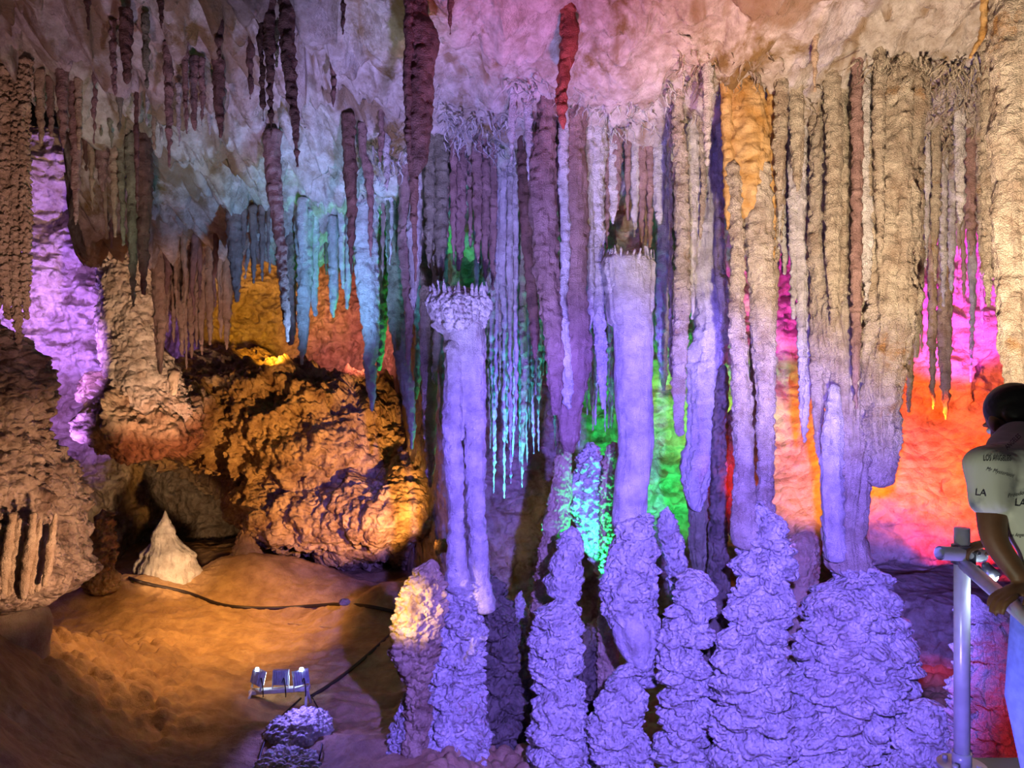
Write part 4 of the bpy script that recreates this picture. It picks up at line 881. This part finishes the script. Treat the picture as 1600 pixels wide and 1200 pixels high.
    jeans = plain('faded_blue_denim', (.22, .32, .62), .8, noise_s=25)
    jn = [(pel + V((0, 0, -.02)), (.155, .12)), (lh, (.10, .11)), (lk, (.075, .08)), (la + V((0, 0, .02)), (.062, .068)), (rh, (.10, .11)), (rk, (.075, .08)), (ra + V((0, 0, .02)), (.062, .068))]
    jl = swept([(pel + V((0, 0, .02)), (.150, .118)), (pel + V((0, 0, -.05)), (.160, .125))], 3)
    for hip, kn, an in ((lh, lk, la), (rh, rk, ra)): jl += swept([(hip, (.092, .105)), (kn, (.070, .078)), (an + V((0, 0, .02)), (.060, .068))], 16)
    remeshed('jeans', jl, .009, jeans, t, 4)
    sh = plain('white_sneaker', (.7, .7, .7), .6, noise_s=20)
    for a in (la, ra):
        remeshed('shoe', [ell(a + V((-.01, .06, -.045)), (.048, .14, .042)), ell(a + V((0, -.01, -.01)), (.046, .06, .055))], .007, sh, t, 2)
    # printing on the shirt, laid on the cloth
    tree = BVHTree.FromPolygons([v.co.copy() for v in shirt.data.vertices], [tuple(p.vertices) for p in shirt.data.polygons])
    ink = plain('black_shirt_print', (.03, .03, .045), .8)
    eye = V((0, 0, H))
    def print_text(body, px, py, hpx, rot=0, shear=0, word_w=None):
        cu = bpy.data.curves.new('t', 'FONT'); cu.body = body; cu.align_x = 'CENTER'; cu.align_y = 'CENTER'; cu.size = 1; cu.shear = shear; cu.resolution_u = 2
        to = bpy.data.objects.new('t', cu); C.objects.link(to); dg = bpy.context.evaluated_depsgraph_get(); me = bpy.data.meshes.new_from_object(to.evaluated_get(dg)); bpy.data.objects.remove(to)
        bm = bmesh.new(); bm.from_mesh(me); bmesh.ops.triangulate(bm, faces=bm.faces)
        for _ in range(2): bmesh.ops.subdivide_edges(bm, edges=[e for e in bm.edges if e.calc_length() > .12], cuts=1, use_grid_fill=False); bmesh.ops.triangulate(bm, faces=bm.faces)
        mx = max(abs(v.co.x) for v in bm.verts); sx = (word_w / 2 / mx) if word_w else hpx * 1.4
        ok = True
        for v in bm.verts:
            x, y = v.co.x * sx, v.co.y * hpx * 1.4; c, s = math.cos(rot), math.sin(rot)
            d = (P(px + x * c - y * s, py - (x * s + y * c), 1) - eye).normalized(); h = tree.ray_cast(eye, d)
            if h[0] is None: ok = False; v.co = V((0, 0, 0)); v.tag = True
            else: v.co = h[0] - d * .0035
        bmesh.ops.delete(bm, geom=[v for v in bm.verts if v.tag], context='VERTS')
        # drop faces that jump between folds
        bmesh.ops.delete(bm, geom=[f for f in bm.faces if max(e.calc_length() for e in f.edges) > .06], context='FACES')
        if not len(bm.faces): bm.free(); return
        return bm_obj('shirt_print', bm, ink, None, smooth=False)
    for a in (('LOS ANGELES', 1558, 716, 10, 0, 0, 44), ('ANGELES', 1583, 690, 8, .75, 0, 30), ('Mr Mysterious', 1562, 738, 6, -.25, .3, 46), ('LA', 1532, 770, 11, -.1, 0, 18), ('LA', 1594, 786, 12, -.1, 0, 18), ('Freedom', 1590, 772, 6, .2, .3, 34), ('Los Angeles', 1590, 836, 6, 0, .3, 32)):
        o = print_text(*a)
        if o: o.parent = t; o.matrix_parent_inverse = Matrix.Translation(-t.location)
person()

# thin stalactites wholly hidden behind others are left out; the rest are labelled in the order they hang
bpy.context.view_layer.update(); DG = bpy.context.evaluated_depsgraph_get(); EYE = Vector((0, 0, H))
def seen(o):
    n = len(o.data.vertices); hits = 0
    for i in range(0, n, max(1, n // 160)):
        w = o.location + o.data.vertices[i].co
        if w.z > H + w.y * .5 or abs(w.x) > w.y * .667: continue
        h = S.ray_cast(DG, EYE, (w - EYE).normalized())
        if h[0] and h[4].name == o.name: hits += 1
        if hits >= 3: return True
    return False
for where, lst in CURT.items():
    lst.sort(key=lambda a: a[0]); vis = []
    for x, o in lst:
        if seen(o): vis.append(o)
    gone = [o for x, o in lst if o not in vis]
    for o in gone: bpy.data.objects.remove(o)
    for i, o in enumerate(vis):
        if i in (0, len(vis) - 1): o['label'] = ('leftmost' if not i else 'rightmost') + ' thin stalactite ' + where
        else: o['label'] = ORD[i] + ' thin stalactite from the left ' + where
print('OBJECTS', len(C.objects), 'FACES', sum(len(o.data.polygons) for o in C.objects if o.type == 'MESH'))
